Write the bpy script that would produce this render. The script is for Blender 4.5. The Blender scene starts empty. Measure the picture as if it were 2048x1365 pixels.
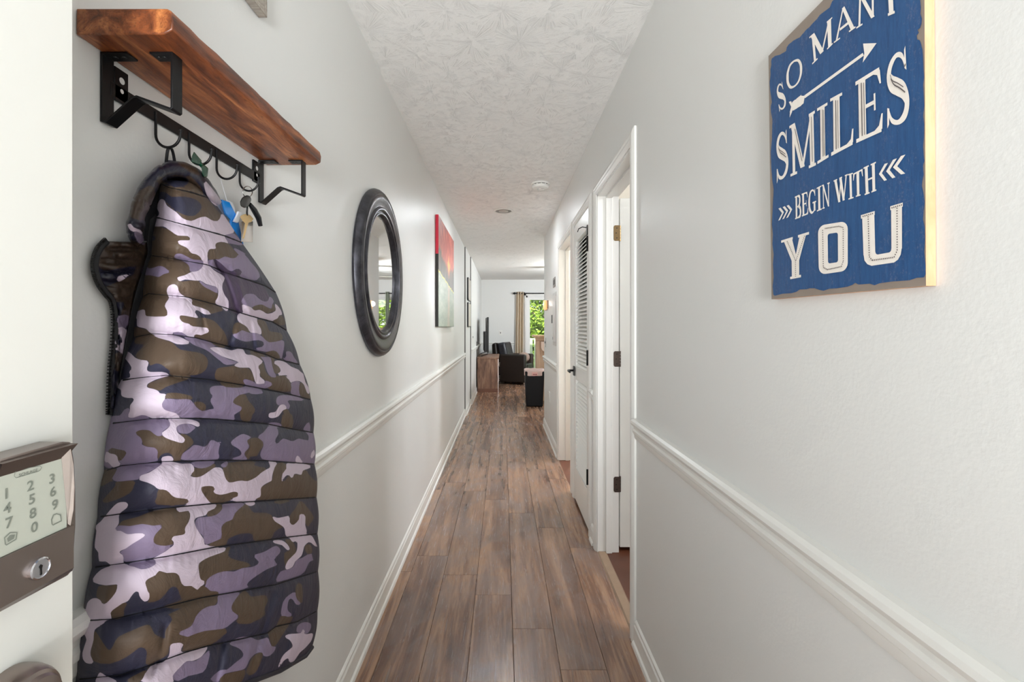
import bpy, bmesh, math, random
import numpy as np
from mathutils import Vector, Matrix
random.seed(7)
PI = math.pi
SC = bpy.context.scene
COL = SC.collection
F, CX, CY, CZ = 924.0, 1006.0, 655.0, 1.28     # pinhole: focal length in px, vanishing point, camera height

# ------------------------------------------------------------------ camera
cam = bpy.data.cameras.new('camera'); camo = bpy.data.objects.new('camera', cam); COL.objects.link(camo)
camo.location = (0, 0, CZ); camo.rotation_euler = (PI/2, 0, 0)
cam.sensor_width = 36; cam.lens = F/2048*36
cam.shift_x = (1024-CX)/2048; cam.shift_y = (CY-682.5)/2048
cam.clip_start = 0.02
SC.camera = camo
# ------------------------------------------------------------------ world: bright thin overcast
w = bpy.data.worlds.new('sky'); SC.world = w; w.use_nodes = True
nt = w.node_tree; nt.nodes.clear()
wo = nt.nodes.new('ShaderNodeOutputWorld'); bg = nt.nodes.new('ShaderNodeBackground')
tcw = nt.nodes.new('ShaderNodeTexCoord'); sx = nt.nodes.new('ShaderNodeSeparateXYZ')
cr = nt.nodes.new('ShaderNodeValToRGB'); cr.color_ramp.elements[0].position = .48; cr.color_ramp.elements[1].position = .75
cr.color_ramp.elements[0].color = (.91, .955, 1, 1); cr.color_ramp.elements[1].color = (.76, .87, 1, 1)
mp = nt.nodes.new('ShaderNodeMapRange'); mp.inputs[1].default_value = -1
nt.links.new(tcw.outputs['Generated'], sx.inputs[0]); nt.links.new(sx.outputs[2], mp.inputs[0])
nt.links.new(mp.outputs[0], cr.inputs[0]); nt.links.new(cr.outputs[0], bg.inputs[0])
bg.inputs[1].default_value = 1.3
nt.links.new(bg.outputs[0], wo.inputs[0])
# ------------------------------------------------------------------ sun and lamps
def lamp(name, kind, loc, rot, energy, color=(1, 1, 1), **k):
    l = bpy.data.lights.new(name, kind); l.energy = energy; l.color = color
    for a, b in k.items(): setattr(l, a, b)
    o = bpy.data.objects.new(name, l); o.location = loc; o.rotation_euler = rot; COL.objects.link(o); return o
lamp('sun', 'SUN', (0, -3, 9), (math.radians(42), 0, math.radians(-25)), 8.0, (1, .99, .98), angle=.02)
def portal(x, y, z, rot, sx_, sy_):
    o = lamp('sky_portal', 'AREA', (x, y, z), rot, 1, shape='RECTANGLE', size=sx_, size_y=sy_)
    o.data.cycles.is_portal = True
portal(0.0, -.62, 1.02, (PI/2, 0, 0), .92, 2.06)
portal(1.45, 11.42, 1.02, (-PI/2, 0, 0), 1.9, 2.06)
lamp('hall_fill_spot', 'SPOT', (.10, -1.7, 1.15), (math.radians(105), 0, 0), 200, (.95, .98, 1), shadow_soft_size=.25, spot_size=math.radians(64), spot_blend=1)   # unseen spot added outside the front door to brighten the hall
lamp('hall_lamp', 'AREA', (.0, 4.60, 2.425), (0, 0, 0), 5.5, (.90, .955, 1), shape='DISK', size=.12)
lamp('sconce_lamp', 'POINT', (.478, 5.52, 1.56), (0, 0, 0), .3, (1, .93, .88), shadow_soft_size=.03)
lamp('living_fill', 'POINT', (1.62, 8.6, 2.02), (0, 0, 0), 74, (.90, .955, 1), shadow_soft_size=.10)  # fill light added under the fan bowl to brighten the far end
lamp('kitchen_fill', 'POINT', (3.0, 7.2, 2.1), (0, 0, 0), 30, (.90, .955, 1), shadow_soft_size=.15)  # unseen fill added on the kitchen side, without a fixture
lamp('bedroom_fill', 'POINT', (2.0, 1.6, 2.1), (0, 0, 0), 40, (.93, .96, 1), shadow_soft_size=.15)  # unseen fill added so light spills out of the bedroom doorway
lamp('bathroom_fill', 'POINT', (1.6, 4.7, 2.1), (0, 0, 0), 72, (.93, .96, 1), shadow_soft_size=.15)  # added fill behind the cased opening, brightens the hall beside it
vs = SC.view_settings
vs.view_transform = 'Standard'; vs.look = 'None'; vs.gamma = 1; vs.use_curve_mapping = False
vs.exposure = 0.85
SC.cycles.max_bounces = 14; SC.cycles.diffuse_bounces = 8; SC.cycles.caustics_reflective = False
SC.cycles.sample_clamp_indirect = 6

# ------------------------------------------------------------------ helpers
def P(px, py, Y): return Vector(((px-CX)*Y/F, Y, CZ-(py-CY)*Y/F))
def onX(px, py, X):
    Y = X*F/(px-CX); return Vector((X, Y, CZ-(py-CY)*Y/F))
def lin(c): return tuple(((v/255)/12.92 if v/255 <= .04045 else ((v/255+.055)/1.055)**2.4) for v in c)
class MB:
    def __init__(s): s.v = []; s.f = []
    def add(s, vs_, fs): n = len(s.v); s.v += [tuple(p) for p in vs_]; s.f += [tuple(i+n for i in f) for f in fs]; return s
    def box(s, x0, x1, y0, y1, z0, z1):
        return s.add([(x, y, z) for z in (z0, z1) for y in (y0, y1) for x in (x0, x1)],
                     [(0, 2, 3, 1), (4, 5, 7, 6), (0, 1, 5, 4), (2, 6, 7, 3), (0, 4, 6, 2), (1, 3, 7, 5)])
    def prism(s, prof, a, b, fn):           # prof: 2D closed polygon, fn(u,v,t)->xyz with t in a,b
        n = len(prof)
        s.add([fn(u, v, a) for u, v in prof]+[fn(u, v, b) for u, v in prof],
              [tuple(range(n-1, -1, -1)), tuple(range(n, 2*n))]+[(i, (i+1) % n, (i+1) % n+n, i+n) for i in range(n)])
        return s
    def tube(s, pts, r, n=8, caps=True):
        pts = [Vector(p) for p in pts]; rs = r if isinstance(r, (list, tuple)) else [r]*len(pts)
        up = None; base = len(s.v); m = len(pts)
        for i, p in enumerate(pts):
            d = (pts[min(i+1, m-1)]-pts[max(i-1, 0)]).normalized()
            if up is None:
                up = Vector((0, 0, 1)) if abs(d.z) < .9 else Vector((1, 0, 0))
            a = d.cross(up).normalized(); up = a.cross(d).normalized()
            for k in range(n):
                t = 2*PI*k/n; s.v.append(tuple(p+(a*math.cos(t)+up*math.sin(t))*rs[i]))
        for i in range(m-1):
            for k in range(n):
                k2 = (k+1) % n
                s.f.append((base+i*n+k, base+i*n+k2, base+(i+1)*n+k2, base+(i+1)*n+k))
        if caps:
            s.f.append(tuple(base+k for k in range(n-1, -1, -1))); s.f.append(tuple(base+(m-1)*n+k for k in range(n)))
        return s
    def lathe(s, prof, n, fn, close=False):  # prof (r,h); fn(r cos, r sin, h)
        base = len(s.v); m = len(prof)
        for r, h in prof:
            for k in range(n):
                t = 2*PI*k/n; s.v.append(tuple(fn(r*math.cos(t), r*math.sin(t), h)))
        for i in range(m-1 if not close else m):
            j = (i+1) % m
            for k in range(n):
                k2 = (k+1) % n; s.f.append((base+i*n+k, base+i*n+k2, base+j*n+k2, base+j*n+k))
        if not close:
            s.f.append(tuple(base+k for k in range(n-1, -1, -1))); s.f.append(tuple(base+(m-1)*n+k for k in range(n)))
        return s
def strap(pts, w, th, axis_fn=None):
    pass
def obj(name, mb, mat=None, parent=None, smooth=False, bevel=0, seg=2, sub=0, label=None):
    me = bpy.data.meshes.new(name); me.from_pydata(mb.v, [], mb.f); me.validate()
    bm = bmesh.new(); bm.from_mesh(me); bmesh.ops.recalc_face_normals(bm, faces=bm.faces); bm.to_mesh(me); bm.free()
    o = bpy.data.objects.new(name, me); COL.objects.link(o)
    if mat: me.materials.append(mat)
    if parent:
        o.parent = parent; o.matrix_parent_inverse = Matrix.Translation(parent_world(parent)).inverted()
    if bevel:
        b = o.modifiers.new('b', 'BEVEL'); b.width = bevel; b.segments = seg; b.limit_method = 'ANGLE'; b.angle_limit = .6
        smooth = True if smooth is False else smooth
        me.shade_smooth(); me.set_sharp_from_angle(angle=.8)
    elif smooth:
        me.shade_smooth(); me.set_sharp_from_angle(angle=smooth if isinstance(smooth, float) else 1.0)
    if sub:
        m = o.modifiers.new('s', 'SUBSURF'); m.levels = sub; m.render_levels = sub
    if label: o['label'] = label
    return o
def parent_world(p):
    return Vector((0, 0, 0)) if p.parent else Vector(p.location)   # parts keep their origin at the world's
def tag(o, label, cat, group=None, kind=None):
    if label: o['label'] = label
    if cat: o['category'] = cat
    if group: o['group'] = group
    if kind: o['kind'] = kind
    return o
def thing(name, label, cat, loc=(0, 0, 0), group=None, kind=None):
    o = bpy.data.objects.new(name, None); COL.objects.link(o); o.location = loc; o.empty_display_size = .05
    return tag(o, label, cat, group, kind)
def struct(name, mb, mat, label=None, parent=None, **k):
    o = obj(name, mb, mat, parent, **k)
    if parent is None: tag(o, label, None, kind='structure')
    return o

# ------------------------------------------------------------------ materials
def newmat(name):
    m = bpy.data.materials.new(name); m.use_nodes = True
    n = m.node_tree; return m, n, n.nodes['Principled BSDF']
def mat(name, rgb, rough=.5, metal=0, spec=.5, bump=None, coat=0, var=None, **k):
    m, n, b = newmat(name)
    c = lin(rgb)+(1,)
    b.inputs['Base Color'].default_value = c; b.inputs['Roughness'].default_value = rough
    b.inputs['Metallic'].default_value = metal; b.inputs['Specular IOR Level'].default_value = spec
    b.inputs['Coat Weight'].default_value = coat
    tc = n.nodes.new('ShaderNodeTexCoord')
    if var:                                   # (scale, amount)
        ns = n.nodes.new('ShaderNodeTexNoise'); ns.inputs['Scale'].default_value = var[0]; ns.inputs['Detail'].default_value = 4
        mx = n.nodes.new('ShaderNodeMix'); mx.data_type = 'RGBA'
        n.links.new(tc.outputs['Object'], ns.inputs['Vector']); n.links.new(ns.outputs[0], mx.inputs[0])
        mx.inputs[6].default_value = tuple(v*(1-var[1]) for v in c[:3])+(1,); mx.inputs[7].default_value = tuple(min(1, v*(1+var[1])) for v in c[:3])+(1,)
        n.links.new(mx.outputs[2], b.inputs['Base Color'])
    if bump:                                  # (scale, strength, distance)
        ns = n.nodes.new('ShaderNodeTexNoise'); ns.inputs['Scale'].default_value = bump[0]; ns.inputs['Detail'].default_value = 3
        bp = n.nodes.new('ShaderNodeBump'); bp.inputs['Strength'].default_value = bump[1]; bp.inputs['Distance'].default_value = bump[2]
        n.links.new(tc.outputs['Object'], ns.inputs['Vector']); n.links.new(ns.outputs[0], bp.inputs['Height'])
        n.links.new(bp.outputs[0], b.inputs['Normal'])
    return m
def ramp(n, fac, stops):
    r = n.nodes.new('ShaderNodeValToRGB'); e = r.color_ramp.elements
    while len(e) < len(stops): e.new(.5)
    for i, (p, c) in enumerate(stops):
        e[i].position = p; e[i].color = (lin(c) if len(c) == 3 and max(c) > 1 else tuple(c)[:3])+(1,)
    n.links.new(fac, r.inputs[0]); return r.outputs[0]
def mth(n, op, a, b=None, c=None):
    x = n.nodes.new('ShaderNodeMath'); x.operation = op
    for i, v in enumerate((a, b, c)):
        if v is None: continue
        if isinstance(v, (int, float)): x.inputs[i].default_value = v
        else: n.links.new(v, x.inputs[i])
    return x.outputs[0]
def mixc(n, fac, a, b, mode='MIX'):
    x = n.nodes.new('ShaderNodeMix'); x.data_type = 'RGBA'; x.blend_type = mode
    for i, v in ((0, fac), (6, a), (7, b)):
        if isinstance(v, (int, float)): x.inputs[i].default_value = v
        elif isinstance(v, tuple): x.inputs[i].default_value = v if len(v) == 4 else lin(v)+(1,)
        else: n.links.new(v, x.inputs[i])
    return x.outputs[2]
def noise(n, vec, scale, detail=4, rough=.5, scl=None, dist=0):
    if scl:
        mp_ = n.nodes.new('ShaderNodeMapping'); mp_.inputs['Scale'].default_value = scl; n.links.new(vec, mp_.inputs[0]); vec = mp_.outputs[0]
    x = n.nodes.new('ShaderNodeTexNoise'); x.inputs['Scale'].default_value = scale; x.inputs['Detail'].default_value = detail
    x.inputs['Roughness'].default_value = rough; x.inputs['Distortion'].default_value = dist
    n.links.new(vec, x.inputs['Vector']); return x.outputs[0]

M_wall = mat('wall paint', (226, 227, 225), .42, spec=.4, bump=(140, .16, .0018))
M_trim = mat('trim paint', (232, 232, 228), .32, spec=.5, bump=(60, .05, .001))
M_door = mat('door paint', (228, 228, 222), .4, bump=(90, .12, .001))
M_black = mat('black powder coat', (8, 8, 10), .42, spec=.35)
M_blackp = mat('black plastic', (10, 10, 11), .4)
M_void = mat('dark gap', (25, 22, 20), .9)

def ramp_f(n, v, a, b):
    x = n.nodes.new('ShaderNodeMapRange'); x.inputs[1].default_value = a; x.inputs[2].default_value = b; n.links.new(v, x.inputs[0]); return x.outputs[0]
# stomp-brushed ceiling
M_ceil, n, b = newmat('stomped ceiling')
b.inputs['Base Color'].default_value = lin((238, 238, 236))+(1,); b.inputs['Roughness'].default_value = .62
tc = n.nodes.new('ShaderNodeTexCoord')
dn = n.nodes.new('ShaderNodeTexNoise'); dn.inputs['Scale'].default_value = 3; n.links.new(tc.outputs['Object'], dn.inputs['Vector'])
vo = n.nodes.new('ShaderNodeTexVoronoi'); vo.voronoi_dimensions = '2D'; vo.inputs['Scale'].default_value = 6.0
n.links.new(tc.outputs['Object'], vo.inputs['Vector'])
sb = n.nodes.new('ShaderNodeVectorMath'); sb.operation = 'SUBTRACT'
sc_ = n.nodes.new('ShaderNodeVectorMath'); sc_.operation = 'SCALE'; sc_.inputs['Scale'].default_value = 1.0
n.links.new(tc.outputs['Object'], sb.inputs[0]); n.links.new(vo.outputs['Position'], sb.inputs[1])
sp = n.nodes.new('ShaderNodeSeparateXYZ'); n.links.new(sb.outputs[0], sp.inputs[0])
ang = mth(n, 'ARCTAN2', sp.outputs[1], sp.outputs[0])
ln_ = n.nodes.new('ShaderNodeVectorMath'); ln_.operation = 'LENGTH'; n.links.new(sb.outputs[0], ln_.inputs[0])
cb = n.nodes.new('ShaderNodeCombineXYZ'); n.links.new(mth(n, 'MULTIPLY', ang, 12.0), cb.inputs[0]); n.links.new(mth(n, 'MULTIPLY', ln_.outputs['Value'], 22.0), cb.inputs[1])
sc2 = n.nodes.new('ShaderNodeSeparateXYZ'); n.links.new(vo.outputs['Color'], sc2.inputs[0]); n.links.new(mth(n, 'MULTIPLY', sc2.outputs[0], 50), cb.inputs[2])
h1 = noise(n, cb.outputs[0], 1.3, 2, .5, None, .8)
h1 = mth(n, 'SUBTRACT', 1, ramp_f(n, mth(n, 'ABSOLUTE', mth(n, 'SUBTRACT', h1, .5)), .0, .055))
br_m = ramp_f(n, noise(n, tc.outputs['Object'], 26, 3), .42, .58)
hh = mth(n, 'ADD', mth(n, 'MULTIPLY', h1, br_m), mth(n, 'MULTIPLY', noise(n, tc.outputs['Object'], 120, 2), .35))
bp = n.nodes.new('ShaderNodeBump'); bp.inputs['Strength'].default_value = .62; bp.inputs['Distance'].default_value = .0028
n.links.new(hh, bp.inputs['Height']); n.links.new(bp.outputs[0], b.inputs['Normal'])

def plank_material(name, dark, mid, light, grey):
    m, n, b = newmat(name)
    tc = n.nodes.new('ShaderNodeTexCoord'); oi = n.nodes.new('ShaderNodeObjectInfo')
    off = n.nodes.new('ShaderNodeVectorMath'); off.operation = 'ADD'
    cmb = n.nodes.new('ShaderNodeCombineXYZ')
    n.links.new(mth(n, 'MULTIPLY', oi.outputs['Random'], 37.0), cmb.inputs[0]); n.links.new(mth(n, 'MULTIPLY', oi.outputs['Random'], 91.0), cmb.inputs[1])
    n.links.new(tc.outputs['Object'], off.inputs[0]); n.links.new(cmb.outputs[0], off.inputs[1])
    v = off.outputs[0]
    a = noise(n, v, 1, 6, .65, (13, .75, 1), .8)
    c0 = ramp(n, a, [(.30, dark), (.45, mid), (.58, light), (.70, mid)])
    g = noise(n, v, 1, 4, .65, (110, 5, 1), .4)
    c1 = mixc(n, mth(n, 'MULTIPLY', ramp_f(n, g, .45, .72), .55), c0, dark)
    s = noise(n, v, 1, 5, .6, (4, 2.3, 1), 1.2)
    c2 = mixc(n, mth(n, 'MULTIPLY', ramp_f(n, s, .45, .65), .6), c1, grey)
    # broken dark cracks and knots
    k = noise(n, v, 1, 6, .75, (45, 7, 1), 1.0)
    c3 = mixc(n, mth(n, 'MULTIPLY', ramp_f(n, k, .62, .74), .22), c2, tuple(int(q*.45) for q in dark))
    vo = n.nodes.new('ShaderNodeTexVoronoi'); vo.voronoi_dimensions = '2D'; vo.inputs['Scale'].default_value = 1
    mpn = n.nodes.new('ShaderNodeMapping'); mpn.inputs['Scale'].default_value = (4.2, 1.5, 1); n.links.new(v, mpn.inputs[0]); n.links.new(mpn.outputs[0], vo.inputs['Vector'])
    kn = mth(n, 'SUBTRACT', 1.0, ramp_f(n, vo.outputs['Distance'], .03, .12))
    c4 = mixc(n, mth(n, 'MULTIPLY', kn, .38), c3, tuple(int(q*.5) for q in dark))
    hs = n.nodes.new('ShaderNodeHueSaturation'); n.links.new(c4, hs.inputs['Color'])
    n.links.new(mth(n, 'ADD', .90, mth(n, 'MULTIPLY', oi.outputs['Random'], .22)), hs.inputs['Value'])
    n.links.new(hs.outputs[0], b.inputs['Base Color'])
    n.links.new(mth(n, 'ADD', .14, mth(n, 'MULTIPLY', g, .22)), b.inputs['Roughness']); b.inputs['Specular IOR Level'].default_value = .7
    bp = n.nodes.new('ShaderNodeBump'); bp.inputs['Strength'].default_value = .28; bp.inputs['Distance'].default_value = .0016
    n.links.new(mth(n, 'SUBTRACT', g, mth(n, 'MULTIPLY', k, .8)), bp.inputs['Height']); n.links.new(bp.outputs[0], b.inputs['Normal'])
    return m
M_plank = plank_material('weathered vinyl plank', (76, 52, 40), (120, 87, 67), (166, 130, 103), (130, 113, 106))
M_darkfloor = mat('dark reddish floorboards', (92, 52, 34), .4, var=(6, .4))
M_strip = mat('taupe threshold strip', (150, 126, 104), .45, var=(20, .2))

def wood(name, dark, mid, light, scl, rough=.45, crack=.5):
    m, n, b = newmat(name)
    tc = n.nodes.new('ShaderNodeTexCoord'); v = tc.outputs['Object']
    a = noise(n, v, 1, 5, .6, scl, 1.2)
    c0 = ramp(n, a, [(.3, dark), (.5, mid), (.68, light)])
    g = noise(n, v, 1, 4, .7, tuple(q*7 for q in scl), .3)
    c1 = mixc(n, mth(n, 'MULTIPLY', ramp_f(n, g, .5, .75), crack), c0, dark)
    n.links.new(c1, b.inputs['Base Color']); b.inputs['Roughness'].default_value = rough
    bp = n.nodes.new('ShaderNodeBump'); bp.inputs['Strength'].default_value = .3; bp.inputs['Distance'].default_value = .002
    n.links.new(g, bp.inputs['Height']); n.links.new(bp.outputs[0], b.inputs['Normal'])
    return m
M_shelf = wood('reddish oiled shelf wood', (62, 30, 18), (128, 70, 38), (184, 116, 66), (34, 5, 34), .32, .8)
M_stand = wood('grey brown oak veneer', (92, 66, 52), (138, 104, 84), (168, 134, 110), (14, 14, 2.2), .5, .5)
M_greyframe = wood('light grey wood', (120, 112, 104), (160, 152, 142), (190, 182, 170), (8, 40, 40), .6)
M_pine = wood('raw pine edge', (176, 128, 94), (204, 156, 118), (216, 174, 138), (20, 20, 3), .6, .3)

# ------------------------------------------------------------------ structure
XL, XR, H = -.556, .538, 2.44
YF = 11.25                                        # far wall
TH = .118
fl = struct('floor', MB().box(-.75, 5.0, -.60, YF+.15, -.14, -.0095), M_void, 'brown weathered plank floor running the length of the hall')
ceil = struct('ceiling', MB().box(-.75, 5.0, -.60, YF+.15, H, H+.15), M_ceil, 'white stomp-textured ceiling of the hall')
wl = MB().box(-.75, XL, -.60, 6.67, -.01, H).box(-.75, XL+.015, 6.67, 7.61, -.01, H).box(-.75, XL+.030, 7.61, YF, -.01, H)
wall_left = struct('wall_left', wl, M_wall, 'long pale grey wall on the left of the hall')
# openings in the right wall: (y0,y1,top)
OP = [(1.925, 2.635, 2.035), (2.853, 3.455, 2.035), (3.615, 4.455, 2.035)]
wr = MB(); y = -.60
for a, b_, t in OP:
    wr.box(XR, XR+TH, y, a, -.01, H); wr.box(XR, XR+TH, a, b_, t, H); y = b_
wr.box(XR, XR+TH, y, 6.03, -.01, H)
wall_right = struct('wall_right', wr, M_wall, 'pale grey right hall wall with three doorways')
wf = MB().box(-.75, -.47, -.60, -.45, -.01, H).box(.475, XR, -.60, -.45, -.01, H).box(-.47, .475, -.60, -.45, 2.06, H).box(XR, 5.0, -.60, -.45, -.01, H)
struct('wall_front', wf, M_wall, 'entrance wall around the open front door')
wfar = MB().box(-.75, .56, YF, YF+.15, -.01, H).box(2.36, 5.0, YF, YF+.15, -.01, H).box(.56, 2.36, YF, YF+.15, 2.05, H)
struct('wall_far', wfar, M_wall, 'far living room wall with sliding glass door')
M_tan = mat('beige room paint', (218, 210, 196), .5)
struct('wall_partition', MB().box(XR+TH, 4.0, 2.76, 2.80, -.01, H).box(XR+TH, 4.0, 3.50, 3.54, -.01, H).box(1.35, 1.39, 2.80, 3.50, -.01, H)
       .box(XR+TH, 5.0, 5.95, 6.03, -.01, H).box(3.9, 4.0, -.45, 5.95, -.01, H), M_tan, 'beige partition walls of the side rooms')
struct('wall_right_living', MB().box(4.9, 5.0, 6.03, YF, -.01, H), M_wall, 'right wall of the living room')

# floor planks (7 columns in the hall with the photograph's joints)
PW, PL = .1737, 1.2195
cols = [(-.48-.1735, 1.20), (-.48, 2.587), (-.3065, 2.387), (-.133, 2.209), (.041, 1.961), (.2145, 1.725), (.388, 2.678)]
x = .5617; offs = [.95, .3, 1.1, .55, .8, .15, .7, 1.0, .4, .9, .2, .6, .05]
for q in offs: cols.append((x, q)); x += .1735
shared = {}
def plank(x0, x1, y0, y1):
    g = .0005; x0 += g; x1 -= g; y0 += g; y1 -= g
    key = (round(x1-x0, 4), round(y1-y0, 4))
    if key not in shared:
        w_, l_ = key; c = .0012; m = MB()
        m.add([(0, 0, -.010), (w_, 0, -.010), (w_, l_, -.010), (0, l_, -.010), (0, 0, -c), (w_, 0, -c), (w_, l_, -c), (0, l_, -c),
               (c, c, 0), (w_-c, c, 0), (w_-c, l_-c, 0), (c, l_-c, 0)],
              [(0, 3, 2, 1), (0, 1, 5, 4), (1, 2, 6, 5), (2, 3, 7, 6), (3, 0, 4, 7), (4, 5, 9, 8), (5, 6, 10, 9), (6, 7, 11, 10), (7, 4, 8, 11), (8, 9, 10, 11)])
        o = obj('plank', m, M_plank); shared[key] = o.data
    else:
        o = bpy.data.objects.new('plank', shared[key]); COL.objects.link(o)
    o.location = (x0, y0, 0); o.parent = fl
for i, (x0, ys) in enumerate(cols):
    x1 = x0+.1735; lo = -.45; hi = YF
    hall = x0 < XR
    a = max(x0, XL); b_ = x1
    if not hall or x1 > XR+TH: lo = 6.03
    if x0 >= .56: lo = 6.03
    y = ys
    while y > lo: y -= PL
    while y < hi:
        y0, y1 = max(y, lo), min(y+PL, hi)
        if y1-y0 > .01:
            if x0 < XR < x1:          # column at the right wall: clipped under the wall, full beyond
                if y0 < 6.03: plank(a, XR+.001, y0, min(y1, 6.03))
                if y1 > 6.03: plank(a, b_, max(y0, 6.03), y1)
            elif b_-a > .01: plank(a, b_, y0, y1)
        y += PL
struct('floor_side_rooms', MB().box(XR+.0012, 4.0, -.45, 5.95, -.0094, -.001), M_darkfloor, 'dark reddish floor of the side rooms')
tag(obj('threshold_strip', MB().prism([(0, 0), (.052, 0), (.045, .007), (.007, .007)], 1.93, 2.63, lambda u, v, t: (XR-.002+u, t, v)), M_strip),
    'taupe threshold strip across the first doorway on the right', 'threshold')

# mouldings
rail_prof = [(0, .830), (.006, .830), (.009, .838), (.010, .850), (.016, .856), (.017, .866), (.012, .872), (.012, .880), (.022, .888), (.026, .897), (.024, .906), (.016, .912), (0, .912)]
base_prof = [(0, 0), (.021, 0), (.021, .006), (.018, .014), (.012, .019), (.011, .075), (.007, .082), (.007, .092), (.003, .098), (0, .100)]
def run(prof, y0, y1, side, X=None):
    X = X if X is not None else (XL if side < 0 else XR)
    return MB().prism(prof, y0, y1, lambda u, v, t: (X-side*u, t, v))
def mould(name, prof, y0, y1, side, lab, X=None): return struct(name, run(prof, y0, y1, side, X), M_trim, lab, smooth=.5)
mould('trim_1', rail_prof, -.44, 6.655, -1, 'white chair rail along the left hall wall')
mould('trim_2', rail_prof, 7.625, YF-.005, -1, 'white chair rail on the left living room wall', XL+.03)
mould('trim_3', rail_prof, -.44, 1.862, 1, 'white chair rail on the right wall nearest the camera')
mould('trim_4', rail_prof, 2.70, 2.786, 1, 'short chair rail piece between bedroom and closet doors')
mould('trim_5', rail_prof, 4.52, 6.03, 1, 'chair rail at the far end of the right hall wall')
mould('baseboard_left', base_prof, -.44, 6.67, -1, 'white baseboard along the left wall')
mould('baseboard_left_middle', base_prof, 6.67, 7.61, -1, 'white baseboard below two small frames', XL+.015)
mould('baseboard_left_living', base_prof, 7.61, YF-.005, -1, 'white baseboard beside the television stand', XL+.03)
mould('baseboard_right', base_prof, -.44, 1.862, 1, 'white baseboard on the right wall nearest the camera')
mould('baseboard_right_middle', base_prof, 2.70, 2.786, 1, 'short baseboard piece between bedroom and closet doors')
mould('baseboard_right_far', base_prof, 4.52, 6.045, 1, 'baseboard at the far end of the right hall wall')
M_step_shade = mat('grey step shade', (112, 110, 108), .7)  # grey paint standing in for shade on the two wall steps
struct('step_shade_near', MB().box(XL, XL+.0155, 6.664, 6.672, .10, H-.001), M_step_shade, 'nearer grey strip painting the shade of the left wall step beside the small frames')
struct('step_shade_far', MB().box(XL+.015, XL+.0305, 7.604, 7.612, .10, H-.001), M_step_shade, 'farther grey strip painting the shade of the left wall step beside the small frames')
def xrun(prof, x0, x1, Y): return MB().prism(prof, x0, x1, lambda u, v, t: (t, Y-u, v))
struct('trim_6', xrun(rail_prof, XL+.03, .52, YF), M_trim, 'white chair rail on the far living room wall', smooth=.5)
struct('baseboard_far', xrun(base_prof, XL+.03, .52, YF), M_trim, 'white baseboard on the far living room wall', smooth=.5)

# door casings
def casing(name, parent, y0, y1, top, cw=.060, X=XR, near=True):
    prof = [(0, 0), (0, .008), (.012, .014), (.022, .016), (.030, .013), (.040, .015), (.050, .012), (.056, .008), (.060, .007), (.060, 0)]  # u across from outer edge
    prof = [(u, v) for u, v in prof]
    def leg(ya, sgn):   # ya = outer edge y, sgn direction towards opening
        m = MB(); n_ = len(prof)
        vb = [(X-v, ya+sgn*u, 0.0) for u, v in prof]; vt = [(X-v, ya+sgn*u, top+cw-u) for u, v in prof]
        m.add(vb+vt, [tuple(range(n_)), tuple(range(2*n_-1, n_-1, -1))]+[(i, (i+1) % n_, (i+1) % n_+n_, i+n_) for i in range(n_)]); return m
    obj('casing_leg', leg(y0-cw, 1), M_trim, parent, smooth=.4)
    obj('casing_leg', leg(y1+cw, -1), M_trim, parent, smooth=.4)
    m = MB(); n_ = len(prof)
    va = [(X-v, y0-cw+u, top+cw-u) for u, v in prof]; vb = [(X-v, y1+cw-u, top+cw-u) for u, v in prof]
    m.add(va+vb, [tuple(range(n_)), tuple(range(2*n_-1, n_-1, -1))]+[(i, (i+1) % n_, (i+1) % n_+n_, i+n_) for i in range(n_)])
    obj('casing_head', m, M_trim, parent, smooth=.4)
def jambs(parent, y0, y1, top, stop=True, stop_x=.58):
    m = MB().box(XR-.002, XR+TH+.002, y0-.003, y0+.012, 0, top).box(XR-.002, XR+TH+.002, y1-.012, y1+.003, 0, top).box(XR-.002, XR+TH+.002, y0, y1, top-.012, top+.003)
    obj('jamb', m, M_trim, parent, bevel=.001)
    if stop:
        s = MB().box(stop_x, stop_x+.034, y0+.012, y0+.024, 0, top-.012).box(stop_x, stop_x+.034, y1-.024, y1-.012, 0, top-.012).box(stop_x, stop_x+.034, y0+.024, y1-.024, top-.024, top-.012)
        obj('door_stop', s, M_trim, parent, bevel=.001)

M_brass = mat('aged brass', (150, 126, 92), .35, metal=.9)
M_dkhinge = mat('brown steel hinge', (96, 84, 78), .4, metal=.8)
# ---- door_2 bedroom
d2 = thing('door_2', 'open white bedroom door in the nearest right hand doorway', 'door', (XR, 2.3, 0), kind='structure')
casing('c', d2, 1.925, 2.635, 2.035); jambs(d2, 1.925, 2.635, 2.035, stop_x=.583)
obj('door_leaf', MB().box(.668, 1.366, 2.640, 2.675, .022, 2.018), M_door, d2, bevel=.002)
for zc, mm, lb in ((1.815, M_brass, 'tarnished brass hinge'), (1.10, M_dkhinge, None), (.387, M_dkhinge, None)):
    h_ = MB().prism([(.628, zc-.036), (.634, zc-.044), (.662, zc-.044), (.662, zc+.044), (.634, zc+.044), (.628, zc+.036)], 2.6215, 2.624, lambda u, v, t: (u, t, v))
    hg = obj('hinge', h_, mm, d2, label=lb)
    kn = MB()
    for k in range(5):
        z0 = zc-.045+k*.018; kn.lathe([(.0001, z0), (.0052, z0+.0005), (.0052, z0+.0168), (.0001, z0+.0173)], 12, lambda a, b_, h: (.666+a, 2.630+b_, h))
    obj('hinge_knuckle', kn, mm, hg)
    for dx, dz in ((.646, .028), (.642, 0), (.646, -.028)):
        obj('screw', MB().lathe([(.0001, 0), (.003, .0006), (.0034, .0016), (.0001, .0018)], 10, lambda a, b_, h, dx=dx, dz=dz: (dx+a, 2.6218-h, zc+dz+b_)), M_blackp, hg)
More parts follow.
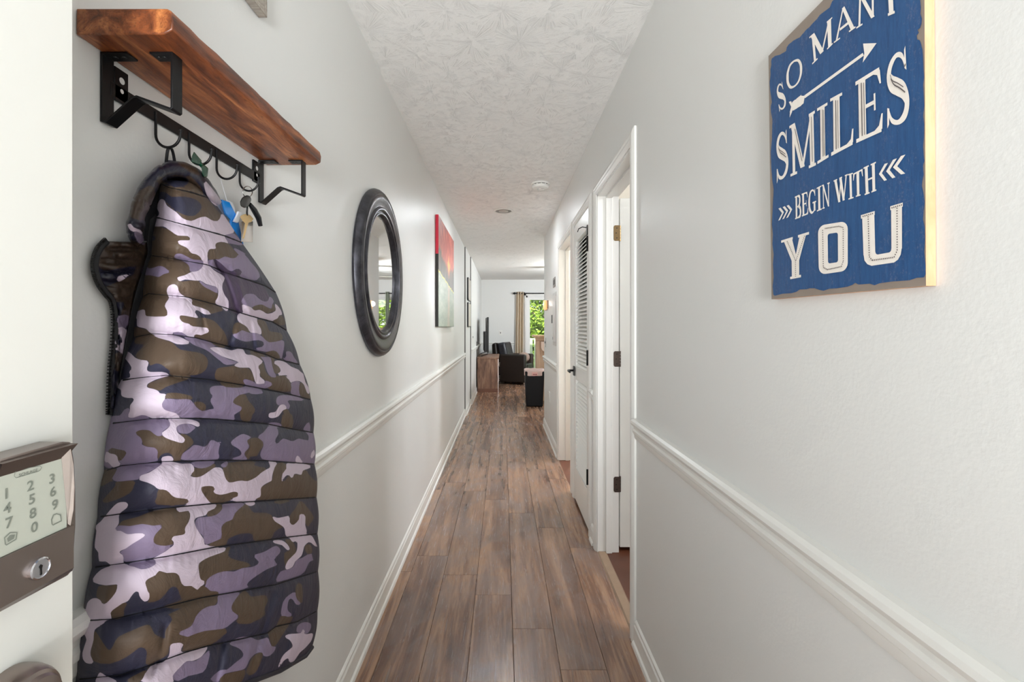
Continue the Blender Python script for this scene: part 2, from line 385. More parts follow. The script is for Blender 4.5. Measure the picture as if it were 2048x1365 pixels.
# ---- door_3 louvered closet
d3 = thing('door_3', 'white louvered closet door between the two other right hand doorways', 'door', (XR, 3.15, 0), kind='structure')
casing('c', d3, 2.853, 3.455, 2.035); jambs(d3, 2.853, 3.455, 2.035, stop=False)
LX0, LX1 = .530, .562; ya, yb = 2.868, 3.440
st = .075
obj('stile', MB().box(LX0, LX1, ya, ya+.055, .02, 2.015), M_trim, d3, bevel=.002)
obj('stile', MB().box(LX0, LX1, yb-st, yb, .02, 2.015), M_trim, d3, bevel=.002)
for z0, z1 in ((.02, .255), (.90, .995), (1.90, 2.015)):
    obj('rail', MB().box(LX0, LX1, ya+.055, yb-st, z0, z1), M_trim, d3, bevel=.002)
obj('closet_shade_sheet', MB().box(LX1+.03, LX1+.034, ya, yb, .02, 2.0), mat('closet shade', (60, 54, 48), .9), d3)  # dark sheet painting the shade behind the slats
slm = MB(); yl0, yl1 = ya+.055, yb-st
slm.add([(0.026, 0, .016), (.028, 0, .013), (.004, 0, -.016), (.002, 0, -.012)]+[(0.026, yl1-yl0, .016), (.028, yl1-yl0, .013), (.004, yl1-yl0, -.016), (.002, yl1-yl0, -.012)],
        [(0, 1, 2, 3), (7, 6, 5, 4), (0, 4, 5, 1), (1, 5, 6, 2), (2, 6, 7, 3), (3, 7, 4, 0)])
sl0 = None
for z0, z1 in ((.262, .898), (1.0, 1.895)):
    z = z0+.012
    while z < z1-.008:
        if sl0 is None:
            sl0 = obj('slat', slm, M_trim); o = sl0
        else:
            o = sl0.copy(); COL.objects.link(o)
        o.location = (LX0+.001-XR, yl0-3.15, z); o.parent = d3; z += .0262
M_blk = mat('black iron', (18, 18, 18), .4, metal=.4)
hk = MB().box(.518, .524, 3.375, 3.425, .925, .995).tube([(.522, 3.40, .962), (.478, 3.40, .962), (.478, 3.385, .962), (.478, 3.30, .960)], .008, 8)
obj('door_handle', hk, M_blk, d3, bevel=.001)
for zc in (1.80, 1.09, .35):
    obj('hinge', MB().box(.520, .531, 2.862, 2.874, zc-.045, zc+.045).tube([(.523, 2.866, zc-.048), (.523, 2.866, zc+.048)], .006, 8), M_blk, d3)
obj('catch', MB().tube([(.528, 2.90, 1.905), (.500, 2.91, 1.912), (.480, 2.93, 1.905), (.478, 2.96, 1.892)], .003, 6).box(.524, .531, 2.885, 2.915, 1.86, 1.92), M_blk, d3)
# ---- door_4 third doorway
d4 = thing('door_4', 'white cased opening farthest along the right wall', 'door', (XR, 4.03, 0), kind='structure')
casing('c', d4, 3.615, 4.455, 2.035); jambs(d4, 3.615, 4.455, 2.035, stop_x=.60)
# ---- door_1 front door with lock
d1 = thing('door_1', 'white open front door at the left edge with keypad lock', 'door', (-.47, .02, 0), kind='structure')
obj('door_leaf', MB().box(-.495, -.450, -.43, .484, .012, 2.045), M_door, d1, bevel=.0015)

# =================================================================== lock on the front door
M_nick = mat('satin nickel', (150, 138, 132), .30, metal=.92, var=(30, .08))
M_nickb = mat('polished bevel nickel', (225, 212, 205), .22, metal=.85)
M_screen = mat('pale grey green touch panel', (186, 190, 178), .22, spec=.6)
M_digit = mat('grey printed digits', (126, 132, 122), .5)
LOUT = [(-2, 921), (60, 903), (128, 884), (143, 885), (149, 925), (152, 985), (152, 1050), (148, 1110), (143, 1144), (136, 1152), (60, 1193), (-2, 1227)]
lo_m = MB(); A = [onX(a, b_, -.4245) for a, b_ in LOUT]; B_ = [Vector((-.450, p.y, p.z)) for p in A]; n_ = len(A)
lo_m.add(A+B_, [tuple(range(n_)), tuple(range(2*n_-1, n_-1, -1))]+[(i, (i+1) % n_, (i+1) % n_+n_, i+n_) for i in range(n_)])
lock = obj('keypad_lock', lo_m, M_nick, d1, bevel=.0012, seg=2, label='satin nickel keypad deadbolt')
fy0, fy1, fz0, fz1 = .3850, .4545, 1.040, 1.166
# lower plate and bezel
obj('lower_plate', MB().add([(-.424, fy0, fz0), (-.424, fy1, fz0), (-.424, fy1, 1.0865), (-.424, fy0, 1.0865), (-.4195, fy0+.0002, fz0+.005), (-.4195, fy1-.003, fz0+.005), (-.4195, fy1-.003, 1.0865), (-.4195, fy0+.0002, 1.0865)],
    [(4, 5, 6, 7), (0, 1, 5, 4), (1, 2, 6, 5), (2, 3, 7, 6), (3, 0, 4, 7)]), M_nick, lock)
sy0, sy1, sz0, sz1 = fy0, .4463, 1.0868, 1.1545
obj('touch_panel', MB().box(-.4245, -.4215, sy0, sy1, sz0, sz1), M_screen, lock)
bz = MB()
bz.add([(-.4215, sy0, sz1), (-.4215, sy1, sz1), (-.417, fy1-.001, fz1), (-.417, fy0, fz1)], [(0, 1, 2, 3)])
bz.add([(-.4245, fy0, fz1), (-.4245, fy1, fz1), (-.417, fy1-.001, fz1), (-.417, fy0, fz1)], [(0, 1, 2, 3)])
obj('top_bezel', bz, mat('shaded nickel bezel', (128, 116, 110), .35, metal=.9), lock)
def pxm(pts, Xs): return MB().add([onX(a, b_, X) for (a, b_), X in zip(pts, Xs)], [tuple(range(len(pts)))])
obj('side_bezel', pxm([(122, 909), (141, 896), (147, 930), (149, 975), (147, 1020), (141, 1052), (136, 1049)], [-.4212, -.4185, -.4185, -.4185, -.4190, -.4205, -.4212]), M_nickb, lock)
def text_mesh(s, size):
    cu = bpy.data.curves.new('t', 'FONT'); cu.body = s; cu.size = size; cu.align_x = 'CENTER'; cu.align_y = 'CENTER'; cu.offset = size*.02; cu.resolution_u = 3
    o = bpy.data.objects.new('t', cu); COL.objects.link(o); dg = bpy.context.evaluated_depsgraph_get()
    me = bpy.data.meshes.new_from_object(o.evaluated_get(dg)); vs_ = [v.co.copy() for v in me.vertices]; fs = [tuple(p.vertices) for p in me.polygons]
    bpy.data.objects.remove(o); bpy.data.meshes.remove(me); return vs_, fs
def on_panel(s, px, py, size, X=-.4212):
    c = onX(px, py, X); vs_, fs = text_mesh(s, size)
    return [(X, c.y+v.x, c.z+v.y) for v in vs_], fs
dg_ = MB()
for s, px, py in (('1', 13, 989), ('2', 61, 973), ('3', 104, 959), ('4', 15, 1018), ('5', 64, 1000), ('6', 106, 985), ('7', 18, 1047), ('8', 66, 1028), ('9', 110, 1011), ('0', 69, 1056)):
    dg_.add(*on_panel(s, px, py, .0125))
obj('digit_print', dg_, M_digit, lock)
lg = MB(); lg.add(*on_panel('SCHLAGE', 57, 946, .0038))
def plane_poly(m, pts, X): m.add([onX(a, b_, X) for a, b_ in pts], [tuple(range(len(pts)))])
def ring(m, pts, t, X):                        # closed outline with thickness in px
    cx_ = sum(p[0] for p in pts)/len(pts); cy_ = sum(p[1] for p in pts)/len(pts); n_ = len(pts)
    ins = []
    for i in range(n_):
        a = Vector(pts[i-1]); p = Vector(pts[i]); c = Vector(pts[(i+1) % n_])
        d = ((p-a).normalized()+(c-p).normalized()); nrm = Vector((-d.y, d.x)).normalized()
        if nrm.dot(Vector((cx_, cy_))-p) < 0: nrm = -nrm
        ins.append(p+nrm*t)
    m.add([onX(p[0], p[1], X) for p in pts]+[onX(p[0], p[1], X) for p in ins], [(i, (i+1) % n_, (i+1) % n_+n_, i+n_) for i in range(n_)])
ring(lg, [(30, 944), (36, 940), (80, 932), (84, 935), (81, 941), (77, 944), (32, 957), (28, 953)], 1.2, -.4212)
obj('logo_print', lg, M_digit, lock)
ic = MB()
ring(ic, [(8, 1076), (20, 1065), (35, 1065), (33, 1080), (13, 1092), (10, 1090)], 2.4, -.4212)
ring(ic, [(103, 1049), (102, 1040), (106, 1030), (113, 1027), (122, 1030), (124, 1043), (106, 1052)], 2.4, -.4212)
plane_poly(ic, [(14, 1078), (20, 1071), (30, 1070), (28, 1078), (16, 1085)], -.4212)
obj('icon_print', ic, M_digit, lock)
kc = MB(); yc, zc = .4165, 1.0625
M_chrome = mat('chrome key cylinder', (215, 216, 222), .16, metal=1)
kc.lathe([(.0001, 0), (.0078, 0), (.0095, 0), (.0095, .0035), (.0082, .0042), (.0078, .0032), (.0070, .0032), (.0001, .0034)], 40, lambda a, b_, h: (-.4200+h, yc+a, zc+b_))
cyl = obj('key_cylinder', kc, M_chrome, lock, smooth=.5)
obj('keyhole', MB().prism([(-.0008, -.0005), (-.0016, .002), (0, .0036), (.0016, .002), (.0008, -.0005), (.0010, -.0058), (-.0004, -.0062)], 0, .00035, lambda u, v, t: (-.41665+t, yc+u, zc+v)), M_blackp, cyl)
kb = MB(); yk, zk = .417, .936
kb.lathe([(.0001, 0), (.034, 0), (.034, .010), (.032, .018), (.029, .024), (.026, .026), (.024, .030), (.015, .033), (.012, .034), (.0115, .052), (.0001, .054)], 48, lambda a, b_, h: (-.450+h, yk+a, zk+b_))
kn_ = obj('door_lever', kb, M_nick, d1, smooth=.5)
obj('lever_arm', MB().tube([(-.402, yk, zk), (-.400, yk-.02, zk-.004), (-.402, yk-.06, zk-.008), (-.404, yk-.105, zk-.006)], [.011, .010, .009, .008], 12), M_nick, kn_, smooth=.6)

# =================================================================== coat shelf
shelf = thing('coat_shelf', 'reddish wood wall shelf on black metal brackets with a hook rail', 'shelf', (-.5, .843, 1.66))
sm = MB()   # waney plank: slightly bevelled lower edges, irregular outer edge
ny = 26; ring_ = []
rnd = random.Random(3)
for i in range(ny+1):
    y = .600+(1.086-.600)*i/ny; j = rnd.uniform(-.0012, .0012)
    xo = -.428+j
    ring_.append([(-.5545, y, 1.6605), (xo-.012, y, 1.6605+rnd.uniform(0, .001)), (xo-.001, y, 1.667), (xo, y, 1.680+j), (xo-.003, y, 1.692), (xo-.008, y, 1.6945), (-.5545, y, 1.6945)])
k_ = 7
for r_ in ring_: sm.v += r_
for i in range(ny):
    for k in range(k_): sm.f.append((i*k_+k, i*k_+(k+1) % k_, (i+1)*k_+(k+1) % k_, (i+1)*k_+k))
sm.f += [tuple(range(k_)), tuple(ny*k_+k for k in range(k_-1, -1, -1))]
obj('shelf_board', sm, M_shelf, shelf, bevel=.0016, seg=2)
def flat_strap(y0, y1, pts, th):          # closed ribbon polygon swept along y
    m = MB(); n_ = len(pts)
    def nrm(i):
        a = Vector(pts[max(i-1, 0)]); c = Vector(pts[min(i+1, n_-1)]); p = Vector(pts[i])
        d1_ = (p-a).normalized() if i > 0 else (c-p).normalized(); d2_ = (c-p).normalized() if i < n_-1 else d1_
        b_ = (d1_+d2_).normalized(); q = Vector((-b_.y, b_.x)); return q/max(.35, q.dot(Vector((-d1_.y, d1_.x))))
    A = [Vector(p)+nrm(i)*th/2 for i, p in enumerate(pts)]; B_ = [Vector(p)-nrm(i)*th/2 for i, p in enumerate(pts)]
    m.add([(a.x, y0, a.y) for a in A]+[(b_.x, y0, b_.y) for b_ in B_]+[(a.x, y1, a.y) for a in A]+[(b_.x, y1, b_.y) for b_ in B_],
          [f for i in range(n_-1) for f in ((i, i+1, n_+i+1, n_+i), (2*n_+i, 3*n_+i, 3*n_+i+1, 2*n_+i+1), (i, 2*n_+i, 2*n_+i+1, i+1), (n_+i, n_+i+1, 3*n_+i+1, 3*n_+i))]+[(0, n_, 3*n_, 2*n_), (n_-1, 3*n_-1, 4*n_-1, 2*n_-1)])
    return m
for (y0, y1, pl0, pl1) in ((.636, .656, .656, .680), (1.047, 1.067, 1.022, 1.047)):
    br = obj('bracket', flat_strap(y0, y1, [(-.518, 1.6585), (-.5535, 1.6585), (-.5535, 1.565), (-.548, 1.5635), (-.511, 1.5965), (-.505, 1.5985), (-.4585, 1.5815), (-.4565, 1.583), (-.4565, 1.6585), (-.487, 1.6585)], .0028), M_black, shelf, bevel=.0006)
    pm = MB()                              # mounting plate with keyhole slot
    c = (pl0+pl1)/2; z0, z1 = 1.604, 1.652
    outer = [(pl0, z0), (pl1, z0), (pl1, z1), (pl0, z1)]; inner = []
    for k in range(24):
        t = 2*PI*k/24; inner.append((c+.0045*math.cos(t), 1.633+.0045*math.sin(t)))
    for (cy_, cz_, rr) in ((c, 1.636, .0048), (c, 1.621, .0032)):
        ho = [(cy_+rr*math.cos(2*PI*k/20), cz_+rr*math.sin(2*PI*k/20)) for k in range(20)]
        hs_ = MB().add([(-.5508, a, b_) for a, b_ in ho], [tuple(range(20))]); obj('keyhole', hs_, M_wall, br)
    obj('mounting_plate', MB().box(-.5555, -.5512, pl0, pl1, z0, z1), M_black, br, bevel=.001)
    for xx in (-.529, -.541, -.473, -.481):
        obj('screw', MB().lathe([(.0001, 0), (.0030, 0), (.0026, .0008), (.0001, .001)], 10, lambda a, b_, h, xx=xx: (xx+a, (y0+y1)/2+b_, 1.6572-h)), M_blackp, br)
obj('hook_rail', MB().box(-.5553, -.5512, .650, 1.052, 1.607, 1.627), M_black, shelf, bevel=.0008)
HY = [.733, .811, .889, .967]
for hy in HY:
    pts = []
    for k in range(15):
        t = PI+PI*k/14
        pts.append((-.5315+.0195*math.cos(t), hy, 1.586+.0205*math.sin(t)))
    pts = [(-.551, hy, 1.622), (-.551, hy, 1.600)]+pts+[(-.5115, hy, 1.592)]
    h_ = obj('hook', MB().tube(pts, .0021, 8), M_black, shelf, smooth=True)
    tip = MB().lathe([(.0001, -.003), (.0022, -.0022), (.0031, 0), (.0022, .0022), (.0001, .003)], 12, lambda a, b_, h, hy=hy: (-.5115+a, hy+b_, 1.593+h))
    obj('hook_tip', tip, M_black, h_, smooth=True)

# =================================================================== camouflage jacket
R = {'R1': (180, 290, 6.8267), 'R2': (180, 470, 6.8267), 'R3': (400, 470, 6.824), 'R4': (200, 650, 6.8267), 'R5': (400, 650, 6.824),
     'R6': (190, 830, 7.585), 'R7': (400, 830, 7.584), 'R8': (160, 990, 6.826), 'R9': (400, 990, 6.824), 'R10': (140, 1170, 7.0), 'R11': (380, 1170, 7.0), 'PX': (0, 0, 1)}
CAMO = [
 ('B', 'R1', [(960,560),(1300,580),(1550,690),(1640,780),(1790,950),(1780,1000),(1740,1040),(1660,1030),(1580,980),(1480,1000),(1380,1040),(1280,1010),(1200,930),(1100,860),(1040,800),(1000,740),(950,740),(940,600)]),
 ('N', 'R1', [(940,650),(1040,650),(1110,710),(1280,705),(1430,740),(1510,800),(1520,870),(1440,960),(1350,970),(1250,940),(1150,880),(1060,800),(1000,745),(940,740)]),
 ('B', 'R1', [(940,430),(1380,430),(1560,700),(1350,620),(1280,560),(1150,590),(1060,530),(940,540)]),
 ('N', 'R1', [(1000,440),(1300,440),(1340,520),(1280,560),(1150,580),(1060,520),(990,500)]),
 ('B', 'R2', [(760,-130),(1120,-60),(1400,60),(1540,340),(1540,500),(1300,560),(1230,640),(1500,620),(1750,740),(1750,860),(1720,950),(1400,880),(1650,1080),(1400,1000),(1300,1000),(1060,1110),(780,1110),(600,1040),(560,1250),(620,1260),(780,1300),(900,1365),(400,1365),(500,800),(600,500),(700,100)]),
 ('P', 'R2', [(1850,0),(1960,-30),(2090,140),(1930,120),(1890,115)]),
 ('L', 'R2', [(975,-489),(1020,-469),(1050,-399),(1180,-309),(1260,-229),(1380,-189),(1480,-229),(1580,-249),(1660,-199),(1740,-189),(1780,-239),(1800,-290),(1880,-220),(1960,-90),(1960,-29),(1850,1),(1840,30),(1890,115),(1800,105),(1740,110),(1710,150),(1720,190),(1640,195),(1610,240),(1610,400),(1640,430),(1700,490),(1790,540),(1840,590),(1810,680),(1810,760),(1860,840),(1890,900),(1890,1020),(1850,1040),(1790,980),(1720,950),(1715,900),(1750,840),(1740,730),(1690,700),(1580,670),(1520,630),(1430,625),(1300,610),(1230,635),(1190,600),(1210,575),(1300,550),(1390,505),(1480,490),(1530,430),(1530,370),(1510,310),(1450,265),(1380,250),(1330,180),(1240,140),(1195,100),(1230,75),(1350,75),(1370,55),(1330,15),(1200,10),(1120,-40),(1060,-80),(1000,-115),(820,-118),(830,-200),(900,-240),(950,-290),(910,-370),(940,-460)]),
 ('P', 'R2', [(1150,290),(1180,260),(1250,260),(1330,300),(1420,340),(1540,350),(1540,430),(1480,490),(1400,505),(1360,500),(1360,440),(1320,390),(1230,340),(1160,320)]),
 ('P', 'R2', [(740,400),(790,450),(850,455),(940,425),(1010,440),(1060,480),(1100,510),(1010,535),(940,575),(880,565),(800,550),(670,560),(700,470)]),
 ('P', 'R2', [(1480,625),(1520,630),(1580,680),(1700,700),(1745,740),(1745,800),(1640,750),(1560,710),(1500,650)]),
 ('N', 'R2', [(800,0),(880,20),(900,50),(870,75),(800,80)]),
 ('L', 'R2', [(1150,675),(1200,710),(1210,770),(1270,830),(1420,890),(1430,905),(1390,920),(1400,960),(1500,990),(1620,1040),(1650,1085),(1560,1085),(1480,1035),(1440,1040),(1435,1070),(1480,1130),(1400,1150),(1300,1120),(1240,1105),(1220,1130),(1260,1190),(1350,1215),(1400,1250),(1590,1270),(1627,1304),(1597,1349),(1537,1374),(1447,1359),(1427,1404),(1317,1379),(1257,1334),(1137,1334),(1097,1364),(837,1347),(777,1289),(690,1265),(640,1240),(640,1150),(600,1090),(600,1070),(660,1040),(720,1020),(760,1040),(765,1110),(1020,1115),(1055,1080),(1050,1030),(1020,970),(1050,910),(1080,860),(1050,790),(1055,730),(1090,690)]),
 ('B', 'R2', [(1390,920),(1430,890),(1600,930),(1790,990),(1810,1040),(1650,1080),(1620,1040),(1500,990),(1400,960)]),
 ('B', 'R2', [(1220,1110),(1300,1105),(1480,1140),(1560,1130),(1700,1180),(1800,1290),(1840,1365),(1880,1500),(1750,1560),(1600,1460),(1427,1404),(1447,1359),(1537,1374),(1597,1349),(1627,1304),(1590,1270),(1400,1250),(1350,1215),(1260,1190)]),
 ('N', 'R2', [(1435,1040),(1480,1035),(1560,1085),(1650,1085),(1760,1050),(1900,1040),(2000,1060),(2010,1180),(2000,1270),(1940,1365),(1880,1480),(1830,1365),(1800,1290),(1700,1180),(1560,1130),(1480,1130)]),
 ('B', 'R3', [(205,130),(280,95),(390,120),(440,180),(500,240),(540,265),(490,310),(430,320),(340,295),(270,330),(120,345),(105,240),(150,190),(220,195)]),
 ('P', 'R3', [(120,345),(270,330),(340,295),(430,320),(490,310),(540,265),(620,280),(700,380),(780,470),(820,560),(790,600),(750,625),(620,595),(540,590),(520,570),(570,520),(560,480),(490,470),(430,500),(370,480),(340,540),(270,520),(120,415)]),
 ('P', 'R3', [(450,180),(520,200),(640,270),(600,280),(520,260)]),
 ('D', 'R3', [(190,350),(250,360),(330,430),(430,510),(490,465),(550,475),(570,520),(520,575),(620,600),(830,680),(900,750),(940,850),(920,910),(850,905),(790,840),(720,810),(620,810),(575,880),(570,940),(590,1040),(560,1070),(510,1090),(400,1020),(390,900),(340,830),(305,740),(310,660),(340,590),(270,500),(220,440)]),
 ('P', 'R3', [(570,940),(580,870),(630,810),(740,810),(790,860),(870,910),(930,900),(950,840),(1010,900),(990,950),(980,1010),(900,980),(840,950),(760,970),(710,995)]),
 ('L', 'R3', [(575,950),(640,970),(710,995),(750,1035),(830,1020),(880,1060),(930,1080),(1030,1040),(1020,940),(1070,980),(1110,1040),(1120,1090),(1080,1100),(1060,1140),(980,1180),(880,1160),(780,1140),(600,1075),(580,1010)]),
 ('B', 'R3', [(710,995),(760,965),(840,950),(900,980),(950,1010),(980,1000),(990,930),(1030,1000),(1030,1035),(960,1060),(920,1075),(850,1040),(800,1020),(740,1030)]),
 ('B', 'R3', [(440,1365),(460,1230),(520,1195),(600,1230),(650,1270),(690,1345),(600,1330),(560,1310),(500,1365)]),
 ('B', 'R3', [(980,1185),(1060,1140),(1100,1095),(1150,1150),(1160,1230),(1080,1230)]),
 ('B', 'R3', [(770,1160),(890,1180),(930,1280),(960,1320),(1100,1340),(1130,1420),(1060,1450),(940,1470),(850,1390),(840,1320)]),
 ('L', 'R3', [(510,1100),(550,1070),(620,1080),(770,1130),(780,1200),(830,1280),(840,1344),(820,1364),(770,1339),(690,1339),(650,1270),(600,1230),(530,1190),(510,1150)]),
 ('B', 'R4', [(480,200),(560,160),(690,125),(800,180),(960,230),(1030,280),(1100,340),(1350,380),(1450,440),(1475,520),(1440,620),(1340,680),(1240,690),(960,690),(960,640),(900,590),(830,540),(760,530),(680,560),(660,490),(560,480),(480,420),(560,330),(600,270),(480,260)]),
 ('L', 'R4', [(700,120),(960,135),(1080,160),(1180,210),(1235,240),(1190,265),(1050,265),(950,220),(800,180)]),
 ('P', 'R4', [(990,140),(1200,160),(1460,210),(1550,270),(1640,310),(1500,320),(1560,370),(1750,470),(1850,500),(1900,520),(1730,550),(1650,500),(1560,430),(1490,370),(1420,330),(1290,280),(1230,240),(1150,180)]),
 ('P', 'R4', [(975,125),(1030,100),(1110,105),(1180,150),(1080,155)]),
 ('B', 'R5', [(0,150),(130,100),(260,60),(330,90),(380,285),(160,225),(0,180)]),
 ('B', 'R5', [(220,620),(280,585),(400,570),(460,560),(540,590),(650,590),(700,640),(730,710),(740,780),(640,740),(590,750),(620,820),(400,790),(210,750)]),
 ('B', 'R5', [(800,560),(860,510),(880,600),(930,690),(1000,720),(1050,700),(1180,700),(1230,790),(1240,840),(1240,910),(1100,910),(1000,890),(860,860),(980,810),(890,760),(820,690),(825,630),(800,600)]),
 ('B', 'R5', [(690,350),(880,410),(860,480),(780,440),(700,410)]),
 ('L', 'R5', [(130,320),(200,305),(300,315),(430,350),(520,325),(590,335),(610,380),(640,410),(700,410),(780,440),(850,490),(850,520),(800,560),(800,600),(825,640),(810,700),(880,760),(880,800),(800,815),(760,800),(730,700),(690,600),(650,585),(540,585),(470,560),(460,540),(540,520),(450,480),(300,430),(160,345)]),
 ('P', 'R5', [(590,750),(640,745),(740,780),(780,810),(880,800),(890,760),(990,800),(960,840),(880,870),(780,860),(640,830),(600,790)]),
 ('P', 'R5', [(820,440),(880,440),(970,450),(990,550),(1040,700),(1010,720),(950,700),(900,600),(870,490)]),
 ('B', 'R5', [(970,460),(1020,480),(1005,530),(1050,550),(1095,590),(1090,640),(1060,665),(1010,650)]),
 ('L', 'R5', [(1010,510),(1040,490),(1110,490),(1180,520),(1240,570),(1340,610),(1380,650),(1410,670),(1440,790),(1490,870),(1490,940),(1460,930),(1420,820),(1360,770),(1290,770),(1240,795),(1215,750),(1180,730),(1190,690),(1130,690),(1080,695),(1060,665),(1100,640),(1090,590),(1050,550),(1010,530)]),
 ('P', 'R5', [(1240,800),(1290,770),(1360,775),(1380,830),(1350,880),(1370,950),(1350,985),(1240,950),(1250,860)]),
 ('B', 'R5', [(1370,790),(1420,820),(1460,930),(1500,960),(1510,1010),(1380,980),(1350,880)]),
 ('P', 'R5', [(440,130),(500,120),(570,75),(620,90),(680,110),(780,115),(860,170),(940,240),(1080,220),(1140,210),(1150,290),(1110,470),(1080,440),(1060,380),(1000,350),(900,370),(720,330),(850,300),(870,240),(800,210),(700,220),(620,230),(500,190)]),
 ('B', 'R5', [(900,380),(1000,350),(1070,390),(1090,460),(1010,460),(900,420)]),
 ('P', 'R5', [(1170,370),(1240,365),(1280,440),(1340,530),(1240,500),(1130,480),(1180,430)]),
 ('P', 'R4', [(130,1250),(270,1240),(330,1160),(410,1140),(385,1230),(390,1265),(460,1270),(560,1235),(640,1245),(720,1280),(100,1360)]),
 ('L', 'R4', [(300,440),(310,380),(350,355),(420,390),(480,450),(560,480),(640,490),(665,530),(640,590),(660,640),(760,645),(850,645),(940,670),(945,695),(860,720),(760,750),(680,790),(640,820),(650,860),(720,875),(800,905),(815,940),(900,945),(900,1000),(855,1060),(850,1120),(900,1170),(1040,1210),(1130,1280),(950,1275),(850,1270),(720,1280),(640,1245),(560,1235),(460,1270),(390,1265),(385,1230),(410,1170),(410,1100),(460,1040),(450,1000),(380,1000),(290,970),(290,890),(235,860),(230,770),(410,720),(395,640),(430,610),(420,560),(350,470)]),
 ('B', 'R4', [(650,830),(690,790),(850,730),(950,700),(1250,720),(1100,780),(900,850),(820,900),(720,870),(660,860)]),
 ('B', 'R4', [(910,940),(1050,930),(1250,975),(1250,1020),(1150,1020),(950,1005),(890,1010)]),
 ('P', 'R4', [(850,1120),(860,1060),(900,1010),(1050,1020),(1200,1015),(1260,1050),(1320,1130),(1400,1180),(1500,1155),(1560,1140),(1510,1060),(1520,1000),(1550,980),(1510,940),(1500,870),(1560,835),(1700,835),(1900,860),(2010,830),(2060,850),(2060,920),(1900,960),(1820,1040),(1850,1080),(1940,1130),(1930,1170),(1830,1230),(1840,1290),(1780,1310),(1600,1290),(1400,1280),(1130,1280),(1040,1210),(900,1170)]),
 ('B', 'R4', [(1280,1060),(1360,1050),(1430,1080),(1450,1130),(1430,1170),(1380,1170),(1320,1120)]),
 ('P', 'R5', [(640,845),(850,900),(840,940),(700,945),(600,870)]),
 ('B', 'R5', [(445,1050),(520,970),(620,950),(650,1020),(700,1080),(750,1150),(740,1200),(690,1260),(680,1310),(570,1310),(550,1230),(540,1190),(580,1130),(500,1095)]),
 ('B', 'R5', [(270,790),(400,790),(620,830),(540,860),(350,850)]),
 ('P', 'R5', [(1040,1020),(1080,970),(1200,960),(1400,1010),(1400,1040),(1220,1030),(1200,1060),(1230,1100),(1200,1160),(1130,1120),(1050,1090)]),
 ('L', 'R5', [(935,1230),(960,1200),(1030,1190),(1080,1110),(1130,1085),(1175,1110),(1180,1150),(1130,1170),(1070,1250),(990,1275),(940,1265)]),
 ('B', 'R5', [(1130,1180),(1180,1150),(1210,1170),(1240,1250),(1260,1320),(1240,1365),(1110,1365),(1120,1300),(1160,1250)]),
 ('P', 'R6', [(200,170),(500,90),(900,60),(1080,65),(1140,120),(1130,180),(1030,250),(1020,310),(950,330),(880,280),(830,240),(720,230),(640,250),(615,290),(690,340),(720,400),(710,450),(800,490),(900,500),(950,550),(950,700),(400,780),(150,800),(100,450)]),
 ('B', 'R6', [(615,290),(640,250),(720,230),(830,240),(880,280),(950,325),(1030,320),(1100,365),(1220,405),(1320,430),(1360,400),(1350,350),(1260,280),(1400,310),(1480,380),(1490,440),(1400,520),(1330,590),(1310,680),(1250,715),(960,710),(955,560),(900,500),(800,485),(730,460),(715,400),(690,345)]),
 ('B', 'R6', [(190,550),(260,505),(340,525),(450,545),(475,590),(400,690),(350,690),(320,630),(240,590)]),
 ('L', 'R6', [(140,720),(170,560),(230,590),(300,600),(340,640),(350,700),(390,760),(300,810),(240,770),(200,720)]),
 ('P', 'R6', [(1235,200),(1290,150),(1390,135),(1480,160),(1530,190),(1480,240),(1400,290),(1260,270)]),
 ('L', 'R6', [(1080,58),(1300,62),(1480,78),(1580,120),(1590,165),(1550,185),(1480,150),(1390,135),(1290,150),(1235,195),(1250,270),(1350,350),(1360,400),(1320,430),(1220,405),(1090,360),(1020,310),(1020,270),(1090,220),(1140,160),(1130,100)]),
 ('P', 'R6', [(1310,650),(1330,590),(1430,520),(1500,460),(1590,470),(1660,490),(1720,440),(1750,390),(1810,390),(1860,420),(1915,410),(1890,470),(1870,580),(1850,690),(1350,690)]),
 ('N', 'R6', [(980,640),(1040,590),(1120,580),(1180,630),(1180,700),(980,710)]),
 ('L', 'R6', [(1005,690),(1020,645),(1110,625),(1170,640),(1190,690),(1150,715),(1020,715)]),
 ('B', 'R6', [(60,860),(330,820),(300,900),(260,980),(320,1020),(590,1000),(590,1080),(530,1190),(300,1300),(100,1340),(200,1200),(320,1060),(240,1010),(60,1100)]),
 ('P', 'R6', [(260,970),(300,900),(340,820),(420,775),(1010,730),(960,790),(820,870),(700,930),(670,980),(500,1000),(330,1015)]),
 ('B', 'R7', [(340,820),(430,730),(820,700),(1000,710),(1070,790),(850,950),(720,1010),(440,1030),(380,950)]),
 ('N', 'R7', [(800,740),(1010,710),(1065,790),(960,800),(860,780)]),
 ('B', 'R7', [(-150,920),(-90,860),(-90,810),(50,810),(200,730),(240,790),(100,880),(-20,950)]),
 ('P', 'R7', [(-150,740),(230,710),(130,790),(20,815),(-60,800)]),
 ('P', 'R7', [(300,780),(370,720),(430,720),(400,790),(350,800)]),
 ('L', 'R7', [(-923,970),(-893,920),(-773,880),(-633,790),(-553,735),(-393,720),(-273,745),(-143,740),(-93,790),(-93,860),(-153,920),(-93,950),(7,940),(107,880),(207,810),(260,800),(340,820),(380,950),(440,1030),(560,1010),(640,1000),(720,1010),(850,950),(930,880),(1010,830),(1070,790),(1030,700),(1070,675),(1110,690),(1170,740),(1160,810),(1110,870),(1090,960),(1090,1000),(1010,1040),(940,1090),(920,1150),(920,1240),(840,1300),(540,1320),(485,1300),(200,1350),(-93,1400),(-243,1365),(-173,1310),(-193,1280),(-363,1260),(-433,1220),(-503,1150),(-633,1130),(-693,1080),(-793,1030),(-903,1000)]),
